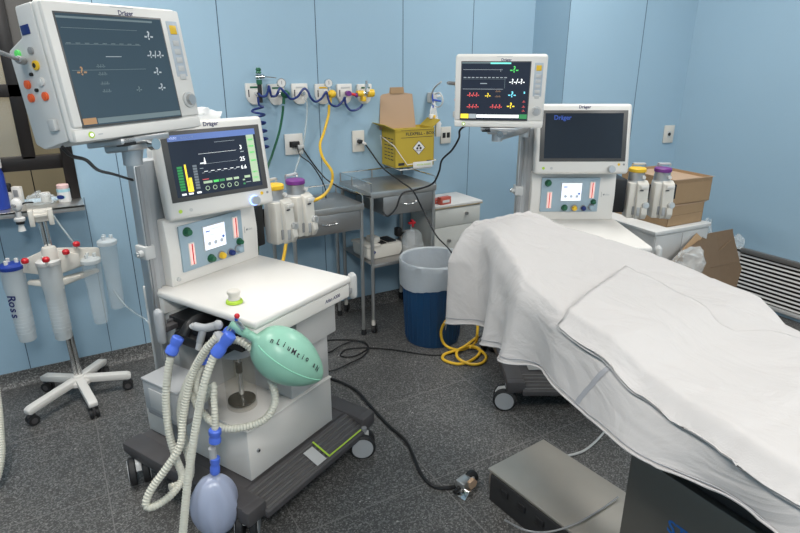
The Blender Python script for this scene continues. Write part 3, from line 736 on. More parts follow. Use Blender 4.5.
# plug in the side of the near monitor
q = Mm1 @ V3((-.196, .095, .190)); 
b = MB(); b.rod(q, q + (at(-8, 52, 1.05)-q), [(.0075, 0), (.0085, .004), (.0085, .055), (.006, .075)], 'grey'); b.tube([q+(at(-8, 52, 1.05)-q).normalized()*.06, at(-4, 51, 1.16), at(-10, 53, 1.05), at(-40, 90, 1.0)], .0045, 'grey', n=8, smooth=5)
tag(centred(b.build('sensor_cable')), 'grey sensor cable plugged into the near monitor side', 'cable')
q = Mm2 @ V3((-.196, .070, .178))
b = MB(); pts = [q, at(441, 84, 2.66), at(437, 88, 2.7)]
b.rod(q, at(438, 82, 2.66), [(.007, 0), (.008, .004), (.008, .04), (.005, .05)], 'grey')
b.tube([at(441, 82, 2.66), at(435, 87, 2.8), at(432, 93, 3.0), at(431, 98, 3.2), at(433, 104, 3.25), at(439, 107, 3.2), at(443, 101, 3.18), at(440, 93, 3.2), at(435, 94, 3.24)], .004, 'lightgrey', n=8, smooth=6)
tag(centred(b.build('sensor_cable')), 'grey sensor cable looping from the far monitor to the wall hook', 'cable')

# things on and around the near machine
t = thing('round_cap', 'small white round cap with yellow rim on the near machine worktop', 'cap', lw(M1, .075, -.30, .8705))
m = MB(); m.lathe([(.026, 0), (.030, .002), (.028, .010), (.022, .014)], 'lime'); m.build('rim', t)
m = MB(); m.lathe([(.022, .0142), (.019, .022), (.019, .030), (.023, .036), (.023, .044), (.020, .047), (.006, .047)], 'cream'); m.build('cap_top', t)
# absorber jar
jp = lw(M1, .135, -.215, .393)
t = thing('absorber_canister', 'clear round absorber canister with a black disc at its bottom', 'canister', jp)
m = MB(); m.lathe([(.054, .0), (.058, .004), (.060, .22), (.062, .235)], 'jarglass', n=36, cap=False); m.lathe([(.002, .0), (.054, .0), (.058, .004)], 'jarglass', n=36, cap=False); m.build('jar', t)
m = MB(); m.lathe([(.002, .024), (.053, .024), (.053, .032), (.002, .032)], 'blackdisc', n=36); m.build('absorbent_disc', t)
m = MB(); m.cyl((.0, -.005, .033), (0, -.005, .15), .010, 'chrome'); m.cyl((0, -.005, .15), (0, -.005, .19), .013, 'black'); m.tube([(0, -.005, .18), (0, -.005, .21), (-.012, -.01, .232), (-.03, -.02, .24)], .009, 'chrome', n=12, smooth=6); m.build('inlet_pipe', t)
m = MB(); m.lathe([(.066, .235), (.068, .24), (.068, .262), (.05, .30), (.05, .341)], 'midgrey', n=32); m.build('head', t)
# grey breathing manifold under the worktop
t = thing('breathing_manifold', 'grey branched breathing manifold under the worktop edge', 'manifold', lw(M1, -.02, -.25, .64))
o = t.location
m = MB(Matrix.Translation(-V3(o)))
D0 = 1.80
m.tube([at(194, 326, D0), at(205, 328, D0), at(218, 325, D0)], .014, 'midgrey', n=14, smooth=4); m.ball(at(218, 325, D0), .017, 'midgrey'); m.cyl(at(194, 325, D0), at(191, 327, D0), .009, 'lightgrey', n=14)
m.rod(at(217, 335, D0-.02), at(226, 345, D0-.05), [(.008, -.01), (.018, 0), (.020, .02), (.018, .04)], 'midgrey')
m.tube([at(203, 330, D0), at(200, 342, D0)], .013, 'midgrey', n=14); m.cyl(at(200, 342, D0), at(198.5, 349, D0), .011, 'lightgrey', n=14)
m.build('branch_tube', t)
m = MB(Matrix.Translation(-V3(o))); m.tube([at(184, 335, 1.83), at(190, 325, 1.85), at(200, 319, 1.9), at(212, 318, 1.95)], .019, 'black', n=14, smooth=5); m.bx(-.02, .10, -.30, -.06, .69, .733, 'black', .01, M=Matrix.Translation(V3(M1[0])) @ Matrix.Rotation(radians(26.5), 4, 'Z')); m.build('black_elbow', t)
m = MB(Matrix.Translation(-V3(o))); m.ball(at(236, 325, D0-.06), .008, 'chrome'); m.cyl(at(238, 328, D0-.06), at(236, 318, D0-.06), .0055, 'conblue2', n=10); m.ball(at(237, 316, D0-.06), .009, 'red'); m.tube([at(228, 330, D0-.06), at(236, 322, D0-.06), at(244, 330, D0-.08)], .008, 'chrome', n=10, smooth=3); m.build('sensor_fitting', t)
# corrugated hoses with blue cuffs
def hose(label, pts, cuffs, r=.0125, group='corrugated breathing hoses at the near machine', cm='conblue'):
    t = thing('breathing_hose', label, 'hose', pts[len(pts)//2], 0, group); o = V3(t.location)
    m = MB(Matrix.Translation(-o)); corrugated(m, pts, r*1.16, 'hose', .0105); m.build('corrugated_tube', t)
    for a, b_, L in cuffs:
        m = MB(Matrix.Translation(-o)); d_ = (b_-a).normalized()
        m.rod(a, b_, [(.0180, -.004), (.0215, .0), (.0215, L*.3), (.0175, L*.42), (.0175, L*.55), (.0205, L*.65), (.0205, L*.95), (.0170, L)], cm); m.build('cuff', t)
A_ = lambda l: [at(*p) for p in l]
hose('ribbed hose with blue cuff hanging leftmost under the black elbow', A_([(171, 356, 1.80), (168, 372, 1.79), (166, 400, 1.77), (169, 432, 1.75), (176, 458, 1.73), (182, 478, 1.72), (170, 496, 1.66), (152, 507, 1.62), (146, 503, 1.62), (152, 488, 1.64), (168, 466, 1.67), (180, 446, 1.70), (183, 420, 1.74), (187, 395, 1.76), (194, 370, 1.77), (206, 350, 1.76), (217, 337, 1.76)]),
     [(at(171, 353, 1.80), at(182, 330, 1.82), .062)])
hose('ribbed hose running down the front from the largest blue cuff', A_([(217, 352, 1.70), (211, 363, 1.69), (204, 385, 1.67), (198, 415, 1.66), (193, 445, 1.64), (188, 480, 1.62), (185, 510, 1.60), (182, 545, 1.58)]),
     [(at(216, 354, 1.70), at(233, 332, 1.71), .085)])
hose('ribbed hose hanging behind the others to the lilac bag', A_([(201, 365, 1.80), (196, 385, 1.79), (203, 400, 1.78), (213, 385, 1.76), (214, 400, 1.74), (215, 415, 1.72), (215, 432, 1.71)]),
     [(at(203, 361, 1.81), at(212, 345, 1.81), .05), (at(215, 430, 1.71), at(215, 450, 1.71), .05)], r=.011)
hose('ribbed hose curling from under the green bag across the white cabinet', A_([(226, 340, 1.79), (240, 341, 1.78), (254, 352, 1.78), (270, 378, 1.79), (275, 400, 1.78), (266, 418, 1.76), (245, 427, 1.74), (220, 427, 1.74), (200, 410, 1.77), (192, 392, 1.8)]),
     [(at(223, 338, 1.79), at(236, 326, 1.79), .04)], r=.0125)
hose('smooth ribbed hose twisting between the outer hoses down to the base', A_([(209, 345, 1.79), (200, 360, 1.79), (187, 385, 1.79), (181, 410, 1.79), (184, 440, 1.78), (190, 462, 1.77), (188, 480, 1.75), (170, 488, 1.70)]), [], r=.0135)
# lilac test bag
bp = at(215, 503, 1.70)
t = thing('lilac_bag', 'translucent lilac breathing bag hanging from a blue cuff at bottom left', 'bag', bp)
prof = []
for i in range(21):
    s_ = i/20; prof.append((.014 + .068*max(0, sin(pi*min(1, s_*1.02)))**.55*(1 if s_ < .5 else 1) if s_ < .93 else .03*(1-s_)/.07+.005, -.13*s_*2.0+.118))
m = MB(); m.lathe(prof[::-1], 'baglilac', n=40, sx=1.0, sy=.8)
for i, v in enumerate(m.v):
    a = atan2(v.y, v.x); k = 1 + .05*sin(5*a+v.z*14) + .03*sin(9*a); v.x *= k; v.y *= k
m.build('bag_body', t, sharp=60)
m = MB(); a_ = at(215, 472, 1.70)-bp; b_ = at(215, 455, 1.70)-bp; m.rod(a_, b_, [(.015, -.004), (.017, 0), (.017, .02), (.0145, .028), (.0145, .036), (.017, .042), (.017, .060), (.014, .062)], 'conblue'); m.cyl(a_+V3((0, 0, .05)), a_+V3((0, 0, .10)), .013, 'midgrey'); m.build('cuff', t)
# green reservoir bag
g0 = at(241, 330, 1.74); g1 = at(322, 378, 1.80); ax = (g1-g0); L = ax.length
t = thing('green_bag', 'inflated pale green breathing bag with faint handwriting at the near machine', 'bag', (g0+g1)/2)
q = ax.to_track_quat('Z', 'Y').to_matrix().to_4x4(); Mg = Matrix.Translation(g0-V3(t.location)) @ q
pr_ = []
for i in range(33):
    s_ = i/32
    if s_ < .18: r_ = .014+.004*s_/.18
    else:
        u = (s_-.18)/.82; r_ = .018*(1-u)**6 + .100*max(0, sin(pi*u**.80))**.62
    pr_.append((max(r_, .004), s_*L))
m = MB(); m.lathe(pr_, 'baggreen', n=40, sx=.92, sy=.92, M=Mg)
m.build('bag_body', t, sharp=70)
cd = (V3((0, 0, H))-(g0+g1)/2); cl_ = Mg.to_3x3().inverted() @ cd; aa = atan2(cl_.y, cl_.x)
def onbag(s_, da):
    i = s_*32; i0 = min(31, int(i)); f = i-i0; r_ = (pr_[i0][0]*(1-f)+pr_[i0+1][0]*f)*.92; a = aa+da
    return Mg @ V3((r_*cos(a), r_*sin(a), s_*L)), (Mg.to_3x3() @ V3((cos(a), sin(a), 0))).normalized()
# which way is "down" round the bag
dn = 1 if onbag(.6, .5)[0].z < onbag(.6, -.5)[0].z else -1
m = MB(); m.tube([onbag(s_/30, dn*.35)[0] for s_ in range(6, 30)], .0024, 'bagseam', n=6); m.build('seam', t)
m = MB()
for k, ch in enumerate('Infinity ID'):
    if ch == ' ': continue
    s_ = .27+k*.055; p_, n_ = onbag(s_, -dn*(.30+.04*sin(k))); 
    tx = (onbag(min(.99, s_+.02), -dn*.30)[0]-onbag(s_-.02, -dn*.30)[0]).normalized(); n_ = (n_-tx*n_.dot(tx)).normalized(); ty = n_.cross(tx)
    R_ = Matrix((tx, ty, n_)).transposed().to_4x4(); m.text_m('nLiuMtioRaN'[k], .027, 'ink', Matrix.Translation(p_+n_*.003) @ R_, sx=.8)
m.build('handwriting', t)
m = MB(); m.rod(g0-V3(t.location), g0-V3(t.location)-ax, [(.013, -.03), (.0165, -.02), (.0165, .01), (.012, .02), (.012, .04)], 'baggreen'); m.build('neck', t)
# grey accessory box on the near machine base
t = thing('grey_box', 'pale grey equipment box beside the hoses at the near machine', 'box', lw(M1, -.085, -.10, .42), radians(26.5))
m = MB(); m.bx(-.05, .08, -.10, .10, .03, .15, 'midgrey', .008); m.bx(-.052, .082, -.102, .102, .15, .162, 'midgrey', .006); m.bx(-.045, .075, -.095, .095, .01, .032, 'grey', .005); m.build('case', t)
m = MB(); m.bx(-.0535, -.049, -.06, .06, .05, .13, 'lightgrey', .002); m.build('side_label', t)
# packaging on top of near screen
p = lw(M1, .22, .045, 1.455)
crumple('plastic_packaging', 'crumpled white plastic packaging lying on top of the near machine screen', 'packaging', (p.x, p.y, 1.452), (.17, .035, .034), 'packing', 11, rz=radians(26.5), amp=.30)
# plug of the near machine: short dark connector on the left rail
b = MB(); b.tube([at(62, 147, 1.35), at(72, 156, 1.38), at(86, 160, 1.45), at(98, 170, 1.6), at(113, 174, 1.8), at(126, 178, 1.98), at(140, 182, 2.03)], .0045, 'black', n=8, smooth=8)
tag(centred(b.build('power_cable')), 'black cable drooping from the near monitor to the rail', 'cable')

# ------------------------------------------------------------------ wall gas outlets
OUT = [(1.07, 1.487), (1.200, 1.480), (1.346, 1.480), (1.495, 1.475), (1.64, 1.472), (1.78, 1.468)]
ON = ['leftmost gas outlet plate behind the dark green flowmeter', 'second gas outlet plate from the left, with green gauge regulator', 'gas outlet plate with the clear hose hanging down', 'gas outlet plate with the yellow gauge regulator',
      'gas outlet plate with the purple fitting', 'rightmost gas outlet plate with the yellow valve']
for i, (ox, oz) in enumerate(OUT):
    t = thing('gas_outlet', 'white wall ' + ON[i], 'gas outlet', (ox, WY-.0005, oz), 0, 'gas outlets in a row on the blue wall')
    m = MB(); m.prism([(-.050, .055), (.050, .055), (.050, -.02), (.036, -.050), (.018, -.064), (-.018, -.064), (-.036, -.050), (-.050, -.02)], -.022, 0, 'white', axis='y', bev=.005); m.build('plate', t)
    m = MB(); m.bx(-.026, .034, -.0235, -.021, .028, .038, ['green', 'green', 'lightgrey', 'yellow', 'lightgrey', 'green'][i], .0005); m.bx(-.038, -.032, -.0235, -.021, -.02, .02, 'ink', .0005); m.build('label_strip', t)
    m = MB(); m.cyl((0.012, -.02, .0), (.012, -.045, .0), .014, 'lightgrey'); m.cyl((.012, -.04, 0), (.012, -.052, 0), .009, 'chrome'); m.build('socket', t)
def gauge(name, label, x, z, m1, big):
    t = thing(name, label, 'regulator', (x, WY-.053, z))
    m = MB(); m.ball((.02, -.02, 0), .027 if big else .02, m1, (1, .9, .9)); m.cyl((-.012, 0, 0), (.02, -.01, 0), .010, 'chrome'); m.cyl((.01, -.02, -.02), (.006, -.02, -.055), .009, m1 if big else 'chrome'); m.build('body', t)
    m = MB(); m.cyl((.0, -.025, .062), (.0, -.010, .062), .026, 'chrome'); m.cyl((0, -.0255, .062), (0, -.027, .062), .022, 'paper'); m.cyl((0, -.018, .02), (0, -.018, .04), .005, 'chrome', n=10); m.bx(-.001, .001, -.028, -.027, .055, .075, 'ink'); m.build('dial', t)
gauge('pressure_regulator', 'green pressure regulator with round white dial on second outlet', 1.214, 1.48, 'green', True)
gauge('pressure_regulator', 'yellow pressure regulator with round white dial on fourth outlet', 1.509, 1.473, 'yellow', True)
t = thing('flowmeter', 'dark green flowmeter standing on the leftmost gas outlet', 'flowmeter', (1.088, WY-.053, 1.487))
m = MB(); m.cyl((0, -.01, -.05), (0, -.01, .05), .012, 'rubber'); m.cyl((0, -.01, .05), (0, -.01, .075), .016, 'green'); m.build('body', t)
m = MB(); m.cyl((-.02, -.01, .090), (.03, -.01, .092), .012, 'chrome'); m.cyl((0, -.01, .075), (0, -.01, .11), .009, 'chrome'); m.cyl((.03, -.01, .091), (.10, -.01, .085), .003, 'chrome', n=8); m.build('valve', t)
m = MB(); m.lathe([(.012, .108), (.017, .112), (.012, .122), (.016, .13), (.010, .14)], 'green', (0, -.01, 0)); m.build('knob', t)
t = thing('purple_fitting', 'small purple double hose fitting on the fifth outlet', 'fitting', (1.642, WY-.050, 1.472))
m = MB(); m.cyl((0, .0, 0), (0, -.03, 0), .016, 'purple'); m.cyl((.0, -.02, 0), (.06, -.02, -.012), .009, 'red', n=12); m.ball((.055, -.02, -.012), .014, 'purple'); m.build('body', t)
t = thing('yellow_valve', 'yellow and chrome valve block on the rightmost outlet', 'valve', (1.755, WY-.050, 1.47))
m = MB(); m.cyl((-.055, -.02, 0), (-.015, -.02, 0), .018, 'yellow'); m.cyl((.02, -.02, .0), (.058, -.02, .0), .024, 'yellow'); m.bx(-.025, .0, -.04, 0, -.048, -.018, 'yellow', .004); m.build('body', t)
m = MB(); m.cyl((-.02, -.02, 0), (.03, -.02, 0), .013, 'chrome'); m.cyl((.012, -.02, 0), (.012, -.02, .055), .012, 'chrome'); m.cyl((.012, -.02, .055), (.012, -.02, .075), .007, 'steel_dark'); m.cyl((.012, -.034, .02), (.012, -.042, .02), .010, 'paper', n=12); m.build('stem', t)
mat('paper2', (.8, .8, .8), .5)
Wp = lambda x, y, o=.09: atY(x, y, WY-o)
coil = [(151, 178), (165, 192), (190, 192), (203, 165), (207, 140), (214, 165), (222, 192), (246, 190), (258, 165), (268, 150), (285, 165), (300, 180), (325, 208), (360, 196), (382, 165), (400, 153), (417, 170), (430, 200), (455, 222), (485, 208), (505, 180), (515, 172), (525, 210), (540, 238), (570, 246), (600, 222), (612, 200), (617, 235), (640, 266), (668, 268), (692, 255), (708, 236)]
cable('coiled_air_hose', 'dark blue coiled hose swagging in loops across the row of gas outlets', [Wp(230+x/5.333, 60+y/5.333, .10+.006*(i % 3)) for i, (x, y) in enumerate(coil)], .0068, 'navy', 'hose')
pts = [Wp(258, 97, .1), Wp(259, 105, .1)]
for k in range(60):
    f = k/59; a = k*2*pi/11; base = V3((Wp(257.5, 107, .1)*(1-f) + Wp(263, 150, .1)*f)); pts.append(base + V3((.034*cos(a), .022*sin(a), 0)))
cable('coiled_air_hose', 'dark blue springy hose dropping behind the near machine screen', pts, .0065, 'navy', 'hose', smooth=2)
cable('oxygen_hose', 'dark green hose hanging from the second gas outlet', [Wp(283, 106, .07), Wp(282.5, 114, .06), Wp(279, 133, .05), Wp(272, 155, .04), Wp(267, 170, .05), Wp(262, 200, .06), Wp(258, 250, .06), Wp(256, 300, .08)], .0075, 'green', 'hose')
cable('suction_hose', 'clear pale hose hanging from the third gas outlet', [Wp(304, 98, .05), Wp(307, 104, .05), Wp(306, 125, .04), Wp(302, 150, .04), Wp(294, 175, .05), Wp(287, 205, .06), Wp(284, 240, .06)], .006, 'clearhose', 'hose')
cable('air_hose', 'yellow hose curving from the fourth outlet down behind the vaporizers', [Wp(329, 105, .07), Wp(328.5, 115, .07), Wp(324, 132, .08), Wp(320, 145, .10), Wp(323, 158, .14), Wp(332, 172, .18), Wp(331, 185, .22), at(323, 196, 3.0), at(308, 204, 2.95), at(294, 222, 2.85), at(287, 240, 2.8), at(284, 256, 2.75), at(281, 270, 2.72)], .0085, 'yhose', 'hose')
# sockets
def socket(label, x, z, w_, h_, two, m='cream', ang=0, pos=None):
    t = thing('wall_socket', label, 'socket', pos or (x, WY-.0005, z), ang, 'wall sockets')
    m_ = MB(); m_.bx(-w_/2, w_/2, -.012, 0, -h_/2, h_/2, m, .003); m_.build('plate', t)
    m_ = MB()
    if two: m_.bx(-.030, -.004, -.0135, -.011, -.018, .018, 'black', .001); m_.bx(.006, .032, -.0135, -.011, -.018, .018, 'black', .001)
    else: m_.bx(-.016, .016, -.0145, -.011, -.024, .024, 'lightgrey', .003); m_.cyl((0, -.0140, .0), (0, -.0155, 0), .013, 'black', n=20)
    m_.build('insert', t); return t
socket('white wall socket with plugs in it under the gas outlets', 1.293, 1.181, .115, .125, True, 'white')
socket('beige wall socket with one black plug, left of the yellow box', 1.732, 1.17, .085, .135, False, 'cream')
socket('beige double wall socket with two black outlets, right of yellow box', 2.418, 1.166, .085, .115, True, 'cream')
d = V3((RX-SX, RY-SY, 0)).normalized(); r_, fw_ = ray(668, 134); nn = V3((-d.y, d.x, 0)); k = (V3((SX, SY, 0)).dot(nn))/(r_.dot(nn)); ps = V3((0, 0, H)) + r_*k
socket('beige wall socket by the right corner above the boxes, nothing plugged in', 0, 0, .085, .13, False, 'cream', atan2(d.y, d.x), (ps.x+.0005*nn.x*-1, ps.y-.0005, ps.z))
b = MB(); b.bx(1.27, 1.318, WY-.045, WY-.0142, 1.165, 1.20, 'black', .004); b.bx(1.30, 1.345, WY-.05, WY-.0142, 1.155, 1.18, 'lightgrey', .004)
b.tube([(1.335, WY-.04, 1.165), Wp(305, 152, .06), Wp(318, 170, .08), Wp(330, 182, .15), Wp(350, 192, .28), Wp(371, 197, .45)], .0045, 'black', n=8, smooth=8)
tag(centred(b.build('power_cable')), 'black cable from the white socket toward the trolley front corner', 'cable')
b = MB(); b.tube([(1.30, WY-.045, 1.18), Wp(300, 155, .09), Wp(312, 165, .12), Wp(324, 185, .14), Wp(326, 200, .16), Wp(326, 235, .12)], .0038, 'black', n=8, smooth=8)
tag(centred(b.build('power_cable')), 'thin black cable hanging down beside the left trolley from white socket', 'cable')
b = MB(); b.bx(1.72, 1.745, WY-.05, WY-.0160, 1.158, 1.182, 'black', .004); b.rod((1.74, WY-.045, 1.165), (1.79, WY-.05, 1.14), [(.010, 0), (.011, .02), (.005, .035)], 'paper', n=12)
b.tube([(1.76, WY-.05, 1.155), Wp(371, 152, .08), Wp(383, 168, .22), Wp(400, 181, .42), Wp(413, 191, .49), Wp(423, 210, .52), Wp(436, 235, .62), Wp(449, 249, .72), Wp(457, 262, .75)], .0048, 'black', n=8, smooth=8)
tag(centred(b.build('power_cable')), 'black cable from beige socket draping across the steel trolley top', 'cable')
q = Mm2 @ V3((-.13, .08, .0))
cable('power_cable', 'black cable drooping from the far monitor to the trolley drawer', [q, at(460, 130, 2.72), at(459, 138, 2.78), at(452, 150, 2.85), at(442, 160, 2.9), at(439, 172, 2.95), at(432, 184, 3.0), at(415, 190, 3.03), at(402, 194, 3.03), at(396, 208, 3.02), at(388, 216, 3.02), at(383, 212, 3.06)], .0048)

# ------------------------------------------------------------------ sharps box in wire holder
t = thing('sharps_box', 'open yellow cardboard sharps box on the blue wall with its flap up', 'box', (2.045, 3.37, 1.003), radians(-3))
BW, BD, BH = .288, .19, .25
m = MB()
m.bx(-BW/2, BW/2, -BD/2, -BD/2+.004, .01, BH, 'boxyellow'); m.bx(-BW/2, BW/2, BD/2-.004, BD/2, .01, BH, 'boxyellow')
m.bx(-BW/2, -BW/2+.004, -BD/2, BD/2, .01, BH, 'boxyellow'); m.bx(BW/2-.004, BW/2, -BD/2, BD/2, .01, BH, 'boxyellow'); m.bx(-BW/2, BW/2, -BD/2, BD/2, .006, .012, 'boxyellow')
m.bx(-BW/2, BW/2, -BD/2, BD/2, BH-.02, BH-.016, 'boxyellow'); m.lathe([(.04, BH-.016), (.04, BH-.0155)], 'ink', (0, 0, 0))
m.text('FLEXPELL - BOX', .04, BH-.035, .026, 'ink', -BD/2-.0006, sx=1.15)
m.rect(-.10, BH-.058, BW/2-.01, BH-.055, 'ink', -BD/2-.0006); m.rect(-.10, BH-.012, BW/2-.01, BH-.010, 'ink', -BD/2-.0006)
m.rect(-.12, .018, -.075, .035, 'ink', -BD/2-.0006); m.rect(.09, .018, .13, .04, 'ink', -BD/2-.0006)
Md = Matrix.Translation((.03, -BD/2-.001, .125)) @ Matrix.Rotation(pi/4, 4, 'Y'); m.box((0, 0, 0), (.066, .001, .066), 'ink', M=Md); m.box((0, -.0005, 0), (.060, .001, .060), 'paper', M=Md)
m.disc(.03, .137, .010, 'ink', -BD/2-.0028, .001); m.disc(.018, .122, .008, 'ink', -BD/2-.0028, .001); m.disc(.042, .122, .008, 'ink', -BD/2-.0028, .001); m.disc(.03, .13, .005, 'paper', -BD/2-.0032, .001)
m.text('INFECTANTE', .03, .106, .009, 'inkblue', -BD/2-.0028)
for k in range(7):
    for j in range(3): m.bx(-BW/2-.0006, -BW/2, -.07+j*.045, -.035+j*.045, .05+k*.022, .056+k*.022, 'ink')
m.build('carton', t)
m = MB(); Mf = frame((-.028, BD/2-.004, BH), 0, radians(-4)); m.prism([(-.135, -.02), (.135, -.02), (.115, .20), (.055, .21), (.05, .245), (-.05, .245), (-.055, .21), (-.12, .20)], -.002, .002, 'cardboard_pale', axis='y', M=Mf)
m.prism([(-.05, .205), (.05, .205), (.046, .243), (-.046, .243)], -.008, -.0045, 'cardboard', axis='y', M=Mf); m.build('lid_flap', t)
m = MB(); m.prism([(-BW/2-.065, .03), (-BW/2, .0), (-BW/2, -.004), (-BW/2-.067, .026)], -BD/2, BD/2, 'boxyellow', axis='y', M=Matrix.Translation((0, 0, BH)))
m.prism([(BW/2+.055, .045), (BW/2, .0), (BW/2, -.004), (BW/2+.057, .041)], -BD/2+.02, BD/2, 'boxyellow', axis='y', M=Matrix.Translation((0, 0, BH))); m.build('side_flap', t)
t = thing('wire_holder', 'white wire holder with a label carrying the yellow sharps box', 'bracket', (2.045, 3.37, .995), radians(-3))
m = MB(); zz = .055
m.tube([(-BW/2-.008, BD/2+.005, .20), (-BW/2-.008, -BD/2-.008, .155), (-.06, -BD/2-.012, .030), (BW/2+.01, -BD/2-.012, .045), (BW/2+.01, BD/2+.005, .06)], .003, 'white', n=8); m.tube([(-BW/2+.03, BD/2+.01, .0), (-BW/2+.03, -BD/2-.01, .0), (BW/2-.03, -BD/2-.01, 0), (BW/2-.03, BD/2+.01, 0)], .003, 'white', n=8)
m.tube([(-BW/2-.008, BD/2+.005, .20), (-BW/2+.03, BD/2+.01, .0)], .003, 'white', n=8); m.build('wire', t)
m = MB(); m.bx(-.02, .125, -BD/2-.018, -BD/2-.0145, .005, .045, 'paper', .001); m.text('MANTER FECHADO', .06, .025, .012, 'lime', -BD/2-.0183); m.build('label_plate', t)
# bundle of leads on the wall to the right
q = Wp(433, 98, .05)
t = thing('lead_bundle', 'bundle of white and blue sensor leads hanging above the sharps box', 'cable bundle', tuple(q))
m = MB(); m.bx(-.02, .025, -.02, .045, -.03, .035, 'lightgrey', .006); m.cyl((.02, -.02, .01), (.045, -.03, .015), .007, 'paper', n=10); m.cyl((-.01, -.02, -.01), (.04, -.035, -.02), .006, 'conblue2', n=10); m.cyl((-.02, -.02, .03), (-.015, -.025, -.06), .006, 'conblue2', n=10); m.build('connectors', t)
m = MB()
for k in range(5): m.tube([(0, -.02, -.02), (.01-.012*k, -.03, -.10), (.015+.006*k, -.05, -.17)], .004, 'paper', n=6, smooth=4)
m.bx(-.012, .028, -.065, -.045, -.25, -.15, 'paper', .006); m.bx(-.06, -.02, -.06, -.04, -.13, -.10, 'paper', .006); m.bx(-.035, -.02, -.068, -.06, -.125, -.105, 'yellow', .003); m.build('leads', t)

# ------------------------------------------------------------------ steel trolleys
def trolley(label, x0, y0, w_, d_, zt, shelf, rz, drawer_x, wheels):
    t = thing('steel_trolley', label, 'trolley', (x0, y0, 0), rz, 'stainless steel trolleys by the wall')
    m = MB(); m.bx(0, w_, 0, d_, zt-.004, zt, 'steel_dark', .0015); m.bx(0, w_, 0, .003, zt-.036, zt, 'steel', .001); m.bx(0, .003, 0, d_, zt-.036, zt, 'steel', .001); m.bx(w_-.003, w_, 0, d_, zt-.036, zt, 'steel', .001); m.bx(0, w_, d_-.003, d_, zt-.036, zt, 'steel', .001); m.build('top', t)
    for lx, ly in ((.014, .014), (w_-.014, .014), (.014, d_-.014), (w_-.014, d_-.014)):
        m = MB(); zf = .075 if wheels else .02
        m.cyl((lx, ly, zf), (lx, ly, zt-.004), .0115, 'steel', n=16); lo = m.build('leg', t)
        if wheels:
            c = MB(); c.cyl((lx, ly, .06), (lx, ly, .095), .013, 'cream', n=14); c.build('caster_stem', lo)
            c = MB(frame((lx, ly, 0), .7)); c.cyl((.012, -.010, .0275), (.012, .010, .0275), .0275, 'rubber', n=22); c.bx(-.004, .022, -.014, .014, .028, .065, 'black', .004); c.build('caster', lo)
        else:
            c = MB(); c.lathe([(.017, 0), (.018, .003), (.015, .035)], 'rubber', (lx, ly, 0)); c.build('foot', lo)
    if shelf:
        m = MB(); m.bx(.004, w_-.004, .004, d_-.004, shelf-.004, shelf, 'steel_dark', .001); m.bx(.004, w_-.004, .003, .006, shelf-.022, shelf, 'steel', .001); m.build('shelf', t)
    m = MB(); m.bx(drawer_x, w_-.03, .006, d_-.05, zt-.15, zt-.04, 'steel_dark', .003); m.bx(drawer_x-.002, w_-.028, .002, .007, zt-.155, zt-.038, 'steel_dark', .002); dr = m.build('drawer', t)
    c_ = (drawer_x+w_-.03)/2
    m = MB(); m.tube([(c_-.05, .002, zt-.085), (c_-.045, -.018, zt-.090), (c_, -.022, zt-.094), (c_+.045, -.018, zt-.090), (c_+.05, .002, zt-.085)], .004, 'chrome', n=8, smooth=3); m.build('drawer_handle', dr)
    m = MB(); rh = zt+.055
    m.tube([(.006, .02, rh-.01), (.006, .006, rh), (.006, d_*.5, rh), (.006, d_-.006, rh), (w_*.5, d_-.006, rh), (w_-.006, d_-.006, rh), (w_-.006, d_*.5, rh), (w_-.006, .02, rh), (w_-.006, .006, rh-.01), (w_-.006, .006, zt)], .0045, 'chrome', n=8)
    m.cyl((.006, .006, zt), (.006, .006, rh), .0045, 'chrome', n=8)
    for a, b_ in ((.006, d_-.006), (w_*.5, d_-.006), (w_-.006, d_-.006), (.006, d_*.6)): m.cyl((a, b_, zt), (a, b_, rh), .005, 'steel_dark', n=8)
    m.build('guard_rail', t); return t
trolley('stainless steel trolley with guard rail and drawer under the yellow box', 1.592, 3.045, .475, .42, .925, .47, radians(1), .09, True)
trolley('stainless steel trolley with drawer behind the near machine vaporizers', 1.10, 3.06, .46, .38, .86, 0, radians(1), .03, False)
# lower shelf things
q = V3((1.72, 3.23, .4705))
t = thing('aspirator_unit', 'cream moulded plastic tray with dark compartments on the trolley shelf', 'tray', tuple(q), radians(4))
m = MB(); m.prism([(-.12, .02), (-.10, .0), (.13, .0), (.15, .03), (.145, .085), (-.125, .085)], -.09, .09, 'cream', axis='y', bev=.010)
m.bx(-.13, -.02, -.10, .10, .083, .10, 'cream', .008); m.bx(-.06, .0, -.06, .03, .095, .135, 'cream', .012); m.build('shell', t)
m = MB(); m.bx(-.01, .04, -.07, .05, .084, .092, 'rubber', .003); m.bx(.055, .12, -.06, .05, .084, .094, 'black', .003); m.cyl((-.07, -.091, .05), (-.07, -.096, .05), .010, 'navy', n=12); m.build('compartments', t)
crumple('wrapped_mask', 'clear plastic wrapped mask with black strap on the trolley shelf', 'packet', (1.95, 3.16, .4705), (.075, .06, .10), 'film', 21, amp=.22)
t = thing('grey_regulator', 'small grey device with a red tap inside the trolley', 'device', (2.0, 3.28, .4705))
m = MB(); m.bx(-.035, .035, -.03, .03, 0, .11, 'midgrey', .01); m.bx(-.10, -.06, -.02, .03, .08, .14, 'rubber', .01); m.bx(-.08, -.03, -.012, .012, .09, .10, 'rubber', .002); m.build('body', t)
m = MB(); m.cyl((.02, 0, .11), (.02, 0, .15), .008, 'chrome', n=10); m.bx(.0, .05, -.01, .01, .15, .165, 'red', .003); m.bx(.02, .035, -.012, .012, .13, .18, 'red', .003); m.build('tap', t)

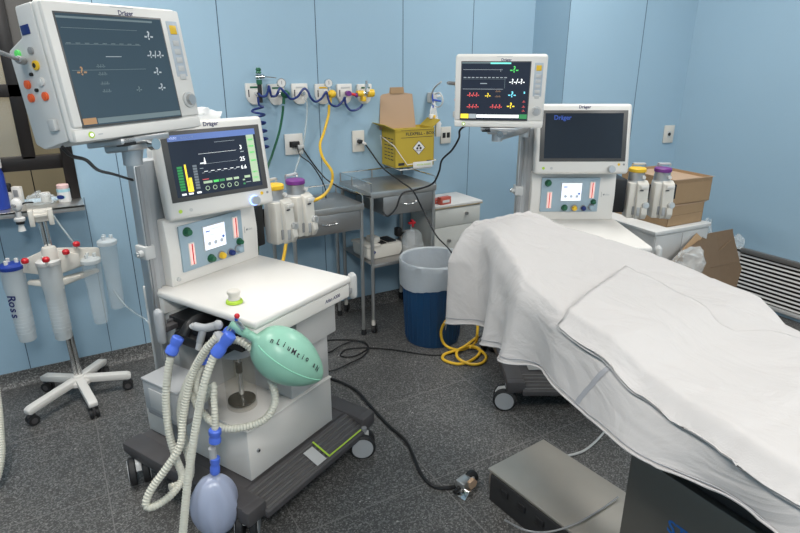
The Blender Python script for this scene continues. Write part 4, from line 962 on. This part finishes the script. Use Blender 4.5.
# white cabinet behind the trolley
t = thing('drawer_cabinet', 'low white cabinet with wood-edged top beside the steel trolley', 'cabinet', (2.13, 3.16, 0))
m = MB(); m.bx(0, .385, .012, .31, .03, .728, 'cabinet', .003); m.build('body', t)
m = MB(); m.bx(-.01, .397, 0, .315, .735, .750, 'paper', .002); m.bx(-.01, .397, -.001, .314, .728, .7355, 'woodedge', .001); m.build('top', t)
m = MB(); m.bx(.006, .38, .004, .013, .60, .722, 'cabinet', .002); dr = m.build('drawer', t)
m = MB(); m.cyl((.26, .004, .675), (.26, -.012, .675), .011, 'steel_dark'); m.build('knob', dr)
m = MB(); m.bx(.006, .38, .004, .013, .05, .595, 'cabinet', .002); dr = m.build('door', t)
m = MB(); m.cyl((.12, .004, .50), (.12, -.012, .50), .011, 'steel_dark'); m.build('knob', dr)
for k, (px, cm) in enumerate((((2.20, 3.20), 'red'), ((2.17, 3.25), 'red'))):
    t = thing('medicine_carton', ['small red and white translucent carton at the cabinet front edge', 'red and white packet lying behind the carton on the white cabinet'][k], 'carton', (px[0]+.03, px[1], .7505), .3*k+.1)
    mat('redtint', (.62, .12, .08), .3, alpha=.85) if 'redtint' not in MATS else None
    m = MB(); m.bx(-.045, .045, -.02, .02, 0, .05-.02*k, 'redtint', .003); m.bx(-.03, .03, -.021, -.019, .012, .03-.01*k, 'paper', .0005); m.build('carton_body', t)
# blue bin
t = thing('waste_bin', 'round ribbed dark blue waste bin beside the draped table', 'bin', (1.905, 2.83, 0))
m = MB(); prof = [(.165, 0), (.168, .005), (.195, .50), (.198, .515), (.205, .518), (.205, .53)]
m.lathe(prof, 'binblue', n=56, cap=False); m.lathe([(.001, .004), (.166, .004)], 'binblue', n=56, cap=False)
for k in range(28):
    a = 2*pi*k/28; m.cyl((.169*cos(a), .169*sin(a), .02), (.1935*cos(a), .1935*sin(a), .48), .0035, 'binblue', n=6)
m.build('bin_body', t)
t = thing('bin_liner', 'translucent white plastic liner folded over the blue bin rim', 'bag', (1.905, 2.83, .36))
m = MB(); vs = []; fs = []; N = 72
prof = [(.207, .02), (.2085, .08), (.209, .14), (.212, .168), (.206, .178), (.196, .17), (.185, .10), (.178, .02), (.170, -.10), (.10, -.16)]
for i, (r_, z_) in enumerate(prof):
    for k in range(N):
        a = 2*pi*k/N; w_ = (1-abs(i-4)/6)
        jit = .004*noise.noise(V3((cos(a)*4, sin(a)*4, i*.6))) + (.012*abs(noise.noise(V3((cos(a)*5, sin(a)*5, 1+i*.3)))) if i > 5 else .002*abs(sin(a*17+i)))
        rr = r_ + (jit if i < 5 else -jit); zz = z_ + (.012*sin(3*a+1)+.01*noise.noise(V3((cos(a)*6, sin(a)*6, 5))) if i == 0 else 0)
        vs.append((rr*cos(a), rr*sin(a), zz))
for i in range(len(prof)-1):
    for k in range(N):
        k2 = (k+1) % N; fs.append((i*N+k, i*N+k2, (i+1)*N+k2, (i+1)*N+k))
m.add(vs, fs, 'linerfilm'); m.build('liner_film', t, sharp=40)
# yellow hose coil
F_ = lambda x, y, z=.01: atZ(x, y, z)
cable('air_hose', 'yellow hose coiled in loops on the floor beside the blue bin', [F_(478, 322, .16), F_(477, 335, .10), F_(475, 343, .03), F_(460, 350, .014), F_(445, 345, .03), F_(441, 332, .12), F_(447, 320, .22), F_(460, 312, .3)], .0085, 'yhose', 'hose', n=10)
cable('air_hose', 'yellow hose loops lying nearest the draped table wheel', [F_(478, 336, .06), F_(462, 348, .03), F_(445, 354, .012), F_(444, 360, .010), F_(460, 364, .010), F_(475, 358, .012), F_(480, 350, .016), F_(470, 346, .028), F_(458, 350, .032), F_(458, 358, .03), F_(470, 364, .012), F_(482, 363, .010), F_(486, 356, .010), F_(478, 349, .02), F_(470, 347, .046)], .0085, 'yhose', 'hose', n=10)
# floor cables
G = lambda l, z=.0055: [atZ(a, b_, z) for a, b_ in l]
cable('power_cable', 'thin black cable running over the floor from near machine under the bed', G([(318, 342), (332, 340), (350, 340), (364, 342), (368, 348), (355, 356), (341, 356), (345, 350), (358, 348), (372, 348), (395, 350), (420, 354), (440, 355), (460, 350), (478, 338), (490, 330)]), .0045)
cable('power_cable', 'thin black cable looped on the floor beside the near machine', G([(322, 372), (335, 370), (348, 364), (362, 357), (368, 350), (366, 344), (355, 341), (342, 345), (330, 352), (320, 354)], .015), .0045)
cable('power_cable', 'thick black cable running from near machine to the steel floor box', G([(318, 376), (332, 379), (345, 384), (358, 392), (372, 408), (388, 425), (405, 440), (413, 455), (420, 472), (430, 484), (443, 488), (458, 486)], .0085), .0078)
cable('grey_hose', 'thin grey hose curving out from beneath the draped table', G([(566, 456), (575, 454), (585, 450), (597, 440), (607, 428), (615, 415)], .008), .0055, 'lightgrey', 'hose')
cable('control_cable', 'thin grey cable lying across the brushed steel floor box', [atZ(618, 497, .15), atZ(600, 510, .146), atZ(575, 524, .146), atZ(548, 532, .146), atZ(525, 530, .146), atZ(505, 520, .05)], .0035, 'grey')
# connector clutter
q = atZ(466, 487, .0)
t = thing('taped_connector', 'silver taped cable connector lying against the steel floor box', 'connector', tuple(q), radians(15))
m = MB(); m.bx(-.045, .03, -.025, .025, .012, .05, 'steel', .008); m.prism([(-.02, .05), (.01, .055), (.03, .03), (.02, .012), (-.01, .012)], -.035, -.02, 'cardboard_pale', axis='y'); m.prism([(-.07, .002), (-.03, .002), (-.02, .02), (-.04, .03)], -.05, .0, 'chrome', axis='y', bev=.003); m.build('taped_body', t)
m = MB(); m.rod((.01, 0, .03), (.08, 0, .03), [(.024, 0), (.026, .004), (.026, .04), (.020, .042)], 'black'); m.build('plug', t)
m = MB(); m.rod((-.045, 0, .02), (-.1, 0, .015), [(.012, 0), (.009, .03)], 'black'); m.build('cable_collar', t)

# ------------------------------------------------------------------ operating table
t = thing('operating_table', 'steel operating table standing on a flat brushed base under the white drape', 'table', (1.4, .9, 0))
O_ = Matrix.Translation((-1.4, -.9, 0))
m = MB(O_); Mb = Matrix.Translation((1.29, 1.50, 0)) @ Matrix.Rotation(radians(5), 4, 'Z')
m.bx(0, .325, -1.9, 0, .128, .14, 'steel_brushed', .003, M=Mb); m.bx(.004, .322, -1.895, -.004, .03, .130, 'steel_dark', .003, M=Mb); m.build('base_plate', t)
m = MB(O_ @ Mb); m.bx(-.004, .004, -1.9, -.02, .0, .126, 'rubber', .003)
for k in range(8): m.bx(-.010, 0, -.12-k*.09, -.08-k*.09, .07, .10, 'black', .004)
m.bx(.02, .31, -1.88, -.01, 0, .03, 'rubber', .003); m.build('base_skirt', t)
m = MB(O_); m.bx(1.22, 1.60, .20, .835, .14, .675, 'steel_pedestal', .004); m.text_m('STERIS', .052, 'logoblue', Matrix.Translation((1.2185, .625, .535)) @ Matrix.Rotation(-pi/2, 4, 'Z') @ Matrix.Rotation(pi/2, 4, 'X')); m.build('pedestal', t)
m = MB(O_)
for k in range(5): m.bx(1.235+.004*k, 1.585-.004*k, .215+.004*k, .82-.004*k, .675+k*.035, .705+k*.035, 'rubber', .008)
m.build('bellows', t)
m = MB(O_); m.bx(1.22, 1.58, -.5, 1.15, .85, .90, 'steel_dark', .005); m.bx(1.20, 1.225, -.5, 1.15, .86, .885, 'steel', .003); m.bx(1.575, 1.60, -.5, 1.15, .86, .885, 'steel', .003)
m.prism([(1.12, .87), (1.82, .93), (1.82, .95), (1.12, .90)], 1.45, 1.65, 'steel_dark', axis='x', bev=.004); m.build('table_frame', t)
m = MB(O_); m.bx(1.10, 1.60, -.55, 1.0, .90, .985, 'rubber', .02, 3); m.bx(1.30, 1.66, .98, 1.36, .90, .985, 'rubber', .02, 3); m.bx(1.48, 1.68, 1.36, 1.78, .93, 1.0, 'rubber', .02, 3); m.build('mattress', t)

# drape
def lerp_tab(tab, v):
    if v >= tab[0][0]: return tab[0][1:]
    for (a, *A_), (b_, *B_) in zip(tab, tab[1:]):
        if v >= b_:
            f = (a-v)/(a-b_)
            return [p*(1-f)+q_*f for p, q_ in zip(A_, B_)]
    return tab[-1][1:]
#        y     left   right   top    left hem z
TAB = [(1.88, 1.450, 1.785, 1.045, .61), (1.78, 1.44, 1.765, 1.05, .62), (1.60, 1.355, 1.720, 1.050, .66), (1.42, 1.265, 1.732, 1.048, .72), (1.23, 1.160, 1.755, 1.045, .80), (1.0, 1.085, 1.705, 1.045, .865), (.82, 1.055, 1.69, 1.04, .86), (.72, 1.05, 1.64, 1.005, .865), (.40, 1.0, 1.60, 1.0, .905), (-.5, .98, 1.58, 1.0, .92)]
YH = 1.88
NA, NB = 190, 150
def fold(y_, t_):     # sideways ripples of the hanging side: grow toward the hem
    g = min(1, max(0, (y_-.95)/.5)); 
    return t_**1.2*(.020*sin(y_*10.0+.6)+.010*sin(y_*19+2) + g*(.045*sin(y_*21+1.2)))
def drape_point(u, b):
    # u: distance from the head edge (negative: hanging over the head end), b in [-1..0] left hang, [0..1] top, [1..1.35] right hang
    if u >= 0:
        y_ = YH-u; Lx, Rx, Zt, Zh = lerp_tab(TAB, y_); over = 0
    else:
        y_ = YH; Lx, Rx, Zt, Zh = lerp_tab(TAB, YH); over = -u
    wr = abs(noise.noise(V3((y_*5+b*2, b*2.2-y_*1.5, 9))))
    wob = -.003*max(0, .10-wr)/.10 + .006*noise.noise(V3((y_*2.3, b*3, 0))) + .004*noise.noise(V3((y_*6, b*7, 4)))
    er = .024
    if 0 <= b <= 1:
        s_ = b; e = min(s_, 1-s_)*(Rx-Lx)
        z_ = Zt - (er*.6*(1-min(1, e/er))**2.2 if e < er else 0); x_ = Lx+(Rx-Lx)*s_
        z_ += wob*1.2
        if 0 < u < .05: z_ -= .02*(1-u/.05)**2
        if over: 
            z_ = z_-.02-over; y_ = YH+.015+.05*over+.03*over*sin(x_*26)
        return V3((x_, y_, z_))
    if b < 0:
        t_ = -b; dl = t_*(Zt-Zh)
        if not over:
            out = .020*(1-(1-min(1, t_*5))**2) + .02*t_ + fold(y_, t_)
            fade = min(1, u/.12); out += (1-fade)*.09*min(1, t_*3)*(1-.5*t_)
            hemz = .014*t_**3*max(0, (y_-1.2)/.6)*sin(y_*21+2.4)
            return V3((Lx-out, y_+(1-fade)*.02*t_, Zt-er*.6-dl*(1-er*.6/(Zt-Zh)*1.0)+hemz+wob*t_))
        o_ = min(dl, over); mx_ = (dl**3+over**3)**(1/3)
        out = .02 + .02*t_ + .09*min(1, t_*3)*(1-.5*t_)
        ang = over/(dl+over+1e-6)
        return V3((Lx-out*(1-ang*.6)-o_*.03, YH+.015*min(1, over/.03)+o_*.10+.02*t_*(1-ang), Zt-er*.6-mx_*.97))
    t_ = (b-1)/.35; dl = t_*.30
    xo = Rx+.02*min(1, t_*4)+.03*t_*sin(y_*18)
    if over: return V3((xo, YH+.015+.05*over, Zt-er*.6-(dl**3+over**3)**(1/3)))
    return V3((xo, y_, Zt-er*.6-dl))
us = [-.36+.36*i/26 for i in range(26)] + [.0+i*(YH+.5)/(NA-26) for i in range(NA-26+1)]
bs = [-1+i/48 for i in range(48)] + [i/76 for i in range(77)] + [1+.35*(i+1)/20 for i in range(20)]
m = MB(); vs = [drape_point(u, b) for u in us for b in bs]; nb = len(bs)
fs = [(i*nb+j, i*nb+j+1, (i+1)*nb+j+1, (i+1)*nb+j) for i in range(len(us)-1) for j in range(nb-1)]
m.add(vs, fs, 'cloth')
t = thing('table_drape', 'large white cotton sheet draped over the operating table to below its sides', 'sheet', (1.4, .9, .66))
m.v = [v-V3((1.4, .9, .66)) for v in m.v]
o = m.build('sheet_cloth', t, sharp=70, solid=-.0025)
# seam tape down the side and a hem
m = MB(Matrix.Translation((-1.4, -.9, -.66)))
def strip(pts, wv, mm, off):
    vs = []
    for p_, n_ in pts: vs += [p_-wv+n_*off, p_+wv+n_*off, p_+wv+n_*(off+.001), p_-wv+n_*(off+.001)]
    fs = []
    for i in range(len(pts)-1):
        a = i*4; b_ = a+4
        for k in range(4): fs.append((a+k, a+(k+1) % 4, b_+(k+1) % 4, b_+k))
    fs += [(0, 1, 2, 3), tuple(len(vs)-4+k for k in (3, 2, 1, 0))]
    m.add(vs, fs, mm)
strip([(drape_point(YH-(.80+.075*k/14), -.11-.87*k/14), V3((-1, 0, 0))) for k in range(15)], V3((0, .007, 0)), 'cloth_tape', .0012)
m.build('seam_tape', t)
m = MB(Matrix.Translation((-1.4, -.9, -.66)))
m.tube([drape_point(u, -.985)+V3((-.004, 0, 0)) for u in us if u >= 0], .0028, 'cloth', n=6); m.tube([drape_point(u, -.93)+V3((-.0025, 0, 0)) for u in us if u >= 0], .0012, 'cloth_tape', n=5); m.build('hem', t)

# folded second sheet laid over the first
CR = [atZ(626, 268, 1.05), atZ(660, 284, 1.05), atZ(700, 305, 1.05), atZ(722, 320, 1.05), atZ(737, 331, 1.03), atZ(765, 337, 1.005), atZ(800, 346, 1.005), atZ(860, 365, 1.005)]
def crease_x(y_):
    if y_ >= CR[0].y: return CR[0].x
    for a, b_ in zip(CR, CR[1:]):
        if y_ >= b_.y: f = (a.y-y_)/(a.y-b_.y); return a.x*(1-f)+b_.x*f
    return CR[-1].x
YS = .99
vs = []; NU, NT = 110, 60
def over_pt(u, t_, lift, hang):
    # t_: 0 at the lower hanging edge, 1 at the crease
    yy = YS - u*(YS+.45)
    head = (CR[0].y-YS)*max(0, t_-.12)/.88 if True else 0
    y_ = yy + head*(1-u)
    Lx, Rx, Zt, Zh = lerp_tab(TAB, y_); cx_ = crease_x(y_); b_ = (cx_-Lx)/(Rx-Lx)
    if t_ < .12:
        f = 1-t_/.12; p_ = drape_point(YH-y_, -f*hang); p_ = V3((p_.x-lift*1.2-.006, p_.y, p_.z))
    else:
        s_ = (t_-.12)/.88*b_; p_ = drape_point(YH-y_, s_); p_ = p_ + V3((-.004*(1-s_/b_), 0, lift*(1.0 if s_ > .02 else .9)))
    rip = .0022*sin(y_*31+sin(y_*9)*2)*max(0, 1-t_*4); 
    edge = min(u*14, (1-t_)*9+.25, 1)
    p_.z += rip*.5+.004*noise.noise(V3((p_.x*4, p_.y*4, 7))); p_.x += rip
    return p_
m = MB(Matrix.Translation((-1.3, -.4, -1.0)))
for lift, sh, hang in ((.008, 1.0, .07), (.021, .97, .0)):
    vs = []
    for i in range(NU+1):
        for j in range(NT+1):
            t_ = j/NT
            if sh < 1: t_ = .03+t_*.955
            vs.append(over_pt(i/NU, t_, lift, hang))
    fs = [(i*(NT+1)+j, i*(NT+1)+j+1, (i+1)*(NT+1)+j+1, (i+1)*(NT+1)+j) for i in range(NU) for j in range(NT)]
    m.add(vs, fs, 'cloth')
o = m.build('folded_sheet', sharp=60, solid=-.004); o.location = (1.3, .4, 1.0)
tag(o, 'folded white sheet lying on top of the draped operating table', 'sheet')

# ------------------------------------------------------------------ right rear corner
t = thing('low_cabinet', 'low grey-white cabinet behind the far machine, carrying cardboard boxes', 'cabinet', (2.99, 2.02, 0), radians(-4))
m = MB(); m.bx(-.11, .34, .01, .62, .04, .735, 'lightgrey', .004); m.build('body', t)
m = MB(); m.bx(-.12, .35, 0, .63, .736, .75, 'paper', .003); m.bx(-.12, .35, -.001, .629, .728, .7365, 'lightgrey', .001); m.build('top', t)
for k in (-.11, .115):
    m = MB(); m.bx(k+.004, k+.221, .004, .012, .05, .72, 'lightgrey', .002); dd = m.build('door', t)
    m = MB(); m.cyl((k+.19, .004, .5), (k+.19, -.012, .5), .01, 'steel_dark'); m.build('knob', dd)
def carton(label, x0, y0, z0, w_, d_, h_, rz, open_):
    t = thing('cardboard_box', label, 'box', (x0, y0, z0), rz, 'cardboard boxes stacked on the low cabinet')
    m = MB(); 
    m.bx(0, w_, 0, .004, 0, h_, 'cardboard'); m.bx(0, w_, d_-.004, d_, 0, h_, 'cardboard'); m.bx(0, .004, 0, d_, 0, h_, 'cardboard'); m.bx(w_-.004, w_, 0, d_, 0, h_, 'cardboard'); m.bx(0, w_, 0, d_, 0, .004, 'cardboard')
    m.bx(.0, w_, .0, d_, h_-.005 if not open_ else h_-.02, h_ if not open_ else h_-.016, 'cardboard_pale')
    m.bx(0, w_, -.0006, 0, h_*.5, h_*.5+.002, 'cardboard_dark') if not open_ else None
    m.build('carton', t)
    m = MB(); m.prism([(0, h_-.004), (w_, h_-.004), (w_+.02, h_), (-.01, h_+.001)], -.003, .0, 'cardboard_pale', axis='y'); m.build('edge_flap', t); return t
carton('lower brown cardboard box on the low cabinet by the corner', 3.01, 2.06, .7505, .30, .40, .125, radians(-3), False)
carton('upper brown cardboard box with open top, behind the purple-dial vaporizer', 3.03, 2.07, .8780, .31, .40, .145, radians(-6), True)
# grille in the right wall
t = thing('air_grille', 'long slatted air return grille low on the right blue wall', 'grille', (RX, .75, 0))
m = MB(); m.bx(-.03, -.001, -2.6, 1.5, .372, .405, 'grillegrey', .003); m.bx(-.03, -.001, -2.6, 1.5, .03, .055, 'lightgrey', .003); m.bx(-.03, -.001, 1.47, 1.5, .03, .40, 'lightgrey', .003); m.build('frame', t)
m = MB(); m.bx(-.006, -.001, -2.6, 1.49, .05, .37, 'louvre_gap'); m.build('backing', t)
for k in range(11):
    z_ = .070+k*.0285; m = MB(); m.prism([(-.020, z_-.0055), (-.018, z_-.0055), (-.014, z_+.0055), (-.016, z_+.0055)], -2.6, 1.48, 'louvre', axis='y'); m.build('slat', t)
# flattened cardboard and clear bags in the corner
t = thing('crushed_carton', 'crushed open brown carton leaning between bed and grille', 'carton', (3.72, 2.05, .0))
m = MB(O := Matrix.Translation((-3.72, -2.05, 0)))
def quad(mb, P, mm, th=.005):
    P = [V3(p) for p in P]; n_ = (P[1]-P[0]).cross(P[2]-P[0]).normalized()*th
    k = len(P); vs = P + [p+n_ for p in P]; fs = [tuple(range(k))[::-1], tuple(range(k, 2*k))] + [(i, (i+1) % k, k+(i+1) % k, k+i) for i in range(k)]
    mb.add(vs, fs, mm)
c_ = lambda x, y, d_: at(x, y, d_)
quad(m, [c_(706, 234, 3.52), c_(733, 229, 3.72), c_(733, 247, 3.74), c_(742, 268, 3.72), c_(735, 292, 3.62), c_(735, 312, 3.55), c_(700, 305, 3.32)], 'cardboard_dark')
quad(m, [c_(716, 234, 3.54), c_(706, 234, 3.45), c_(682, 254, 3.10), c_(662, 280, 3.04), c_(690, 305, 3.05), c_(722, 305, 3.40)], 'cardboard_dark'); quad(m, [c_(697, 233, 3.35), c_(702, 238, 3.36), c_(664, 282, 3.02), c_(656, 280, 3.02)], 'cardboard')
m.build('panel', t)
m = MB(O); quad(m, [c_(735, 312, 3.60), c_(690, 300, 3.10), V3((3.30, 1.65, .01)), V3((3.75, 1.75, .01))], 'cardboard_dark'); quad(m, [c_(733, 229, 3.85)+V3((.02, .02, -.1)), c_(709, 233, 3.75)+V3((.02, .05, -.1)), V3((3.6, 2.3, .01)), V3((3.95, 2.15, .01))], 'cardboard_dark'); m.build('side', t)
m = MB(O); m.tube([c_(731, 240, 3.68), c_(714, 255, 3.5), c_(694, 278, 3.12)], .0025, 'cardboard_dark', n=6); m.tube([c_(737, 262, 3.70), c_(722, 265, 3.55), c_(712, 267, 3.35)], .002, 'cardboard_dark', n=6); m.build('fold_line', t)
p = at(690, 258, 3.02); crumple('plastic_wrap', 'crumpled clear plastic wrap stuffed into the crushed carton', 'plastic wrap', (p.x, p.y, p.z-.08), (.09, .07, .09), 'film', 31, amp=.35)
p = at(681, 265, 2.95); crumple('plastic_wrap', 'white wad of plastic wrap at the edge of the drape', 'plastic wrap', (p.x, p.y, p.z-.06), (.05, .03, .03), 'packing', 37, amp=.3)
p = at(738, 240, 3.80); crumple('plastic_wrap', 'clear plastic wrap sticking out over the grille top corner', 'plastic wrap', (p.x, p.y, p.z-.05), (.05, .04, .055), 'film', 41, amp=.4)
p = at(707, 228, 3.66); crumple('plastic_wrap', 'clear plastic strip standing at the corner of the low cabinet', 'plastic wrap', (p.x, p.y, p.z-.08), (.03, .03, .09), 'film', 47, amp=.4)
# hose end at far left edge
m = MB(); corrugated(m, A_([(-6, 380, 2.2), (-2, 405, 2.15), (0, 430, 2.1), (1, 455, 2.05), (-4, 480, 2.0), (-16, 500, 1.97)]), .017, 'hose', .010)
tag(centred(m.build('breathing_hose')), 'ribbed cream hose at the far left edge of the room', 'hose')

# ------------------------------------------------------------------ lights
for i, (lx, ly, w_, l_, pw) in enumerate(((-.1, 2.3, .6, 1.2, 52), (2.75, 2.15, .6, 1.2, 34), (-.3, -.9, .6, 1.2, 105), (2.6, -1.1, .6, 1.2, 85))):
    t = thing('ceiling_light', 'white ceiling light panel', 'light', (lx, ly, HC-.04), 0, 'ceiling light panels')
    t['label'] = 'square white ceiling light panel above the operating room'
    m = MB(); m.bx(-w_/2-.02, w_/2+.02, -l_/2-.02, l_/2+.02, 0, .038, 'white', .004); m.bx(-w_/2, w_/2, -l_/2, l_/2, -.004, .0, 'lamp'); m.build('diffuser', t)
    ld = bpy.data.lights.new('ceiling_lamp', 'AREA'); ld.shape = 'RECTANGLE'; ld.size = w_; ld.size_y = l_; ld.energy = pw; ld.color = (1, .965, .915)
    lo = bpy.data.objects.new('ceiling_lamp', ld); COL.objects.link(lo); lo.location = (lx, ly, HC-.055)
ld = bpy.data.lights.new('corridor_lamp', 'AREA'); ld.size = .6; ld.energy = 34; lo = bpy.data.objects.new('corridor_lamp', ld); COL.objects.link(lo); lo.location = (-.4, 4.05, HC-.1)
wd = bpy.data.worlds.new('w'); S.world = wd; wd.use_nodes = True; wd.node_tree.nodes['Background'].inputs[0].default_value = (.75, .85, 1, 1); wd.node_tree.nodes['Background'].inputs[1].default_value = .15
S.view_settings.view_transform = 'Standard'; S.view_settings.look = 'None'; S.view_settings.exposure = -0.30; S.view_settings.gamma = 1
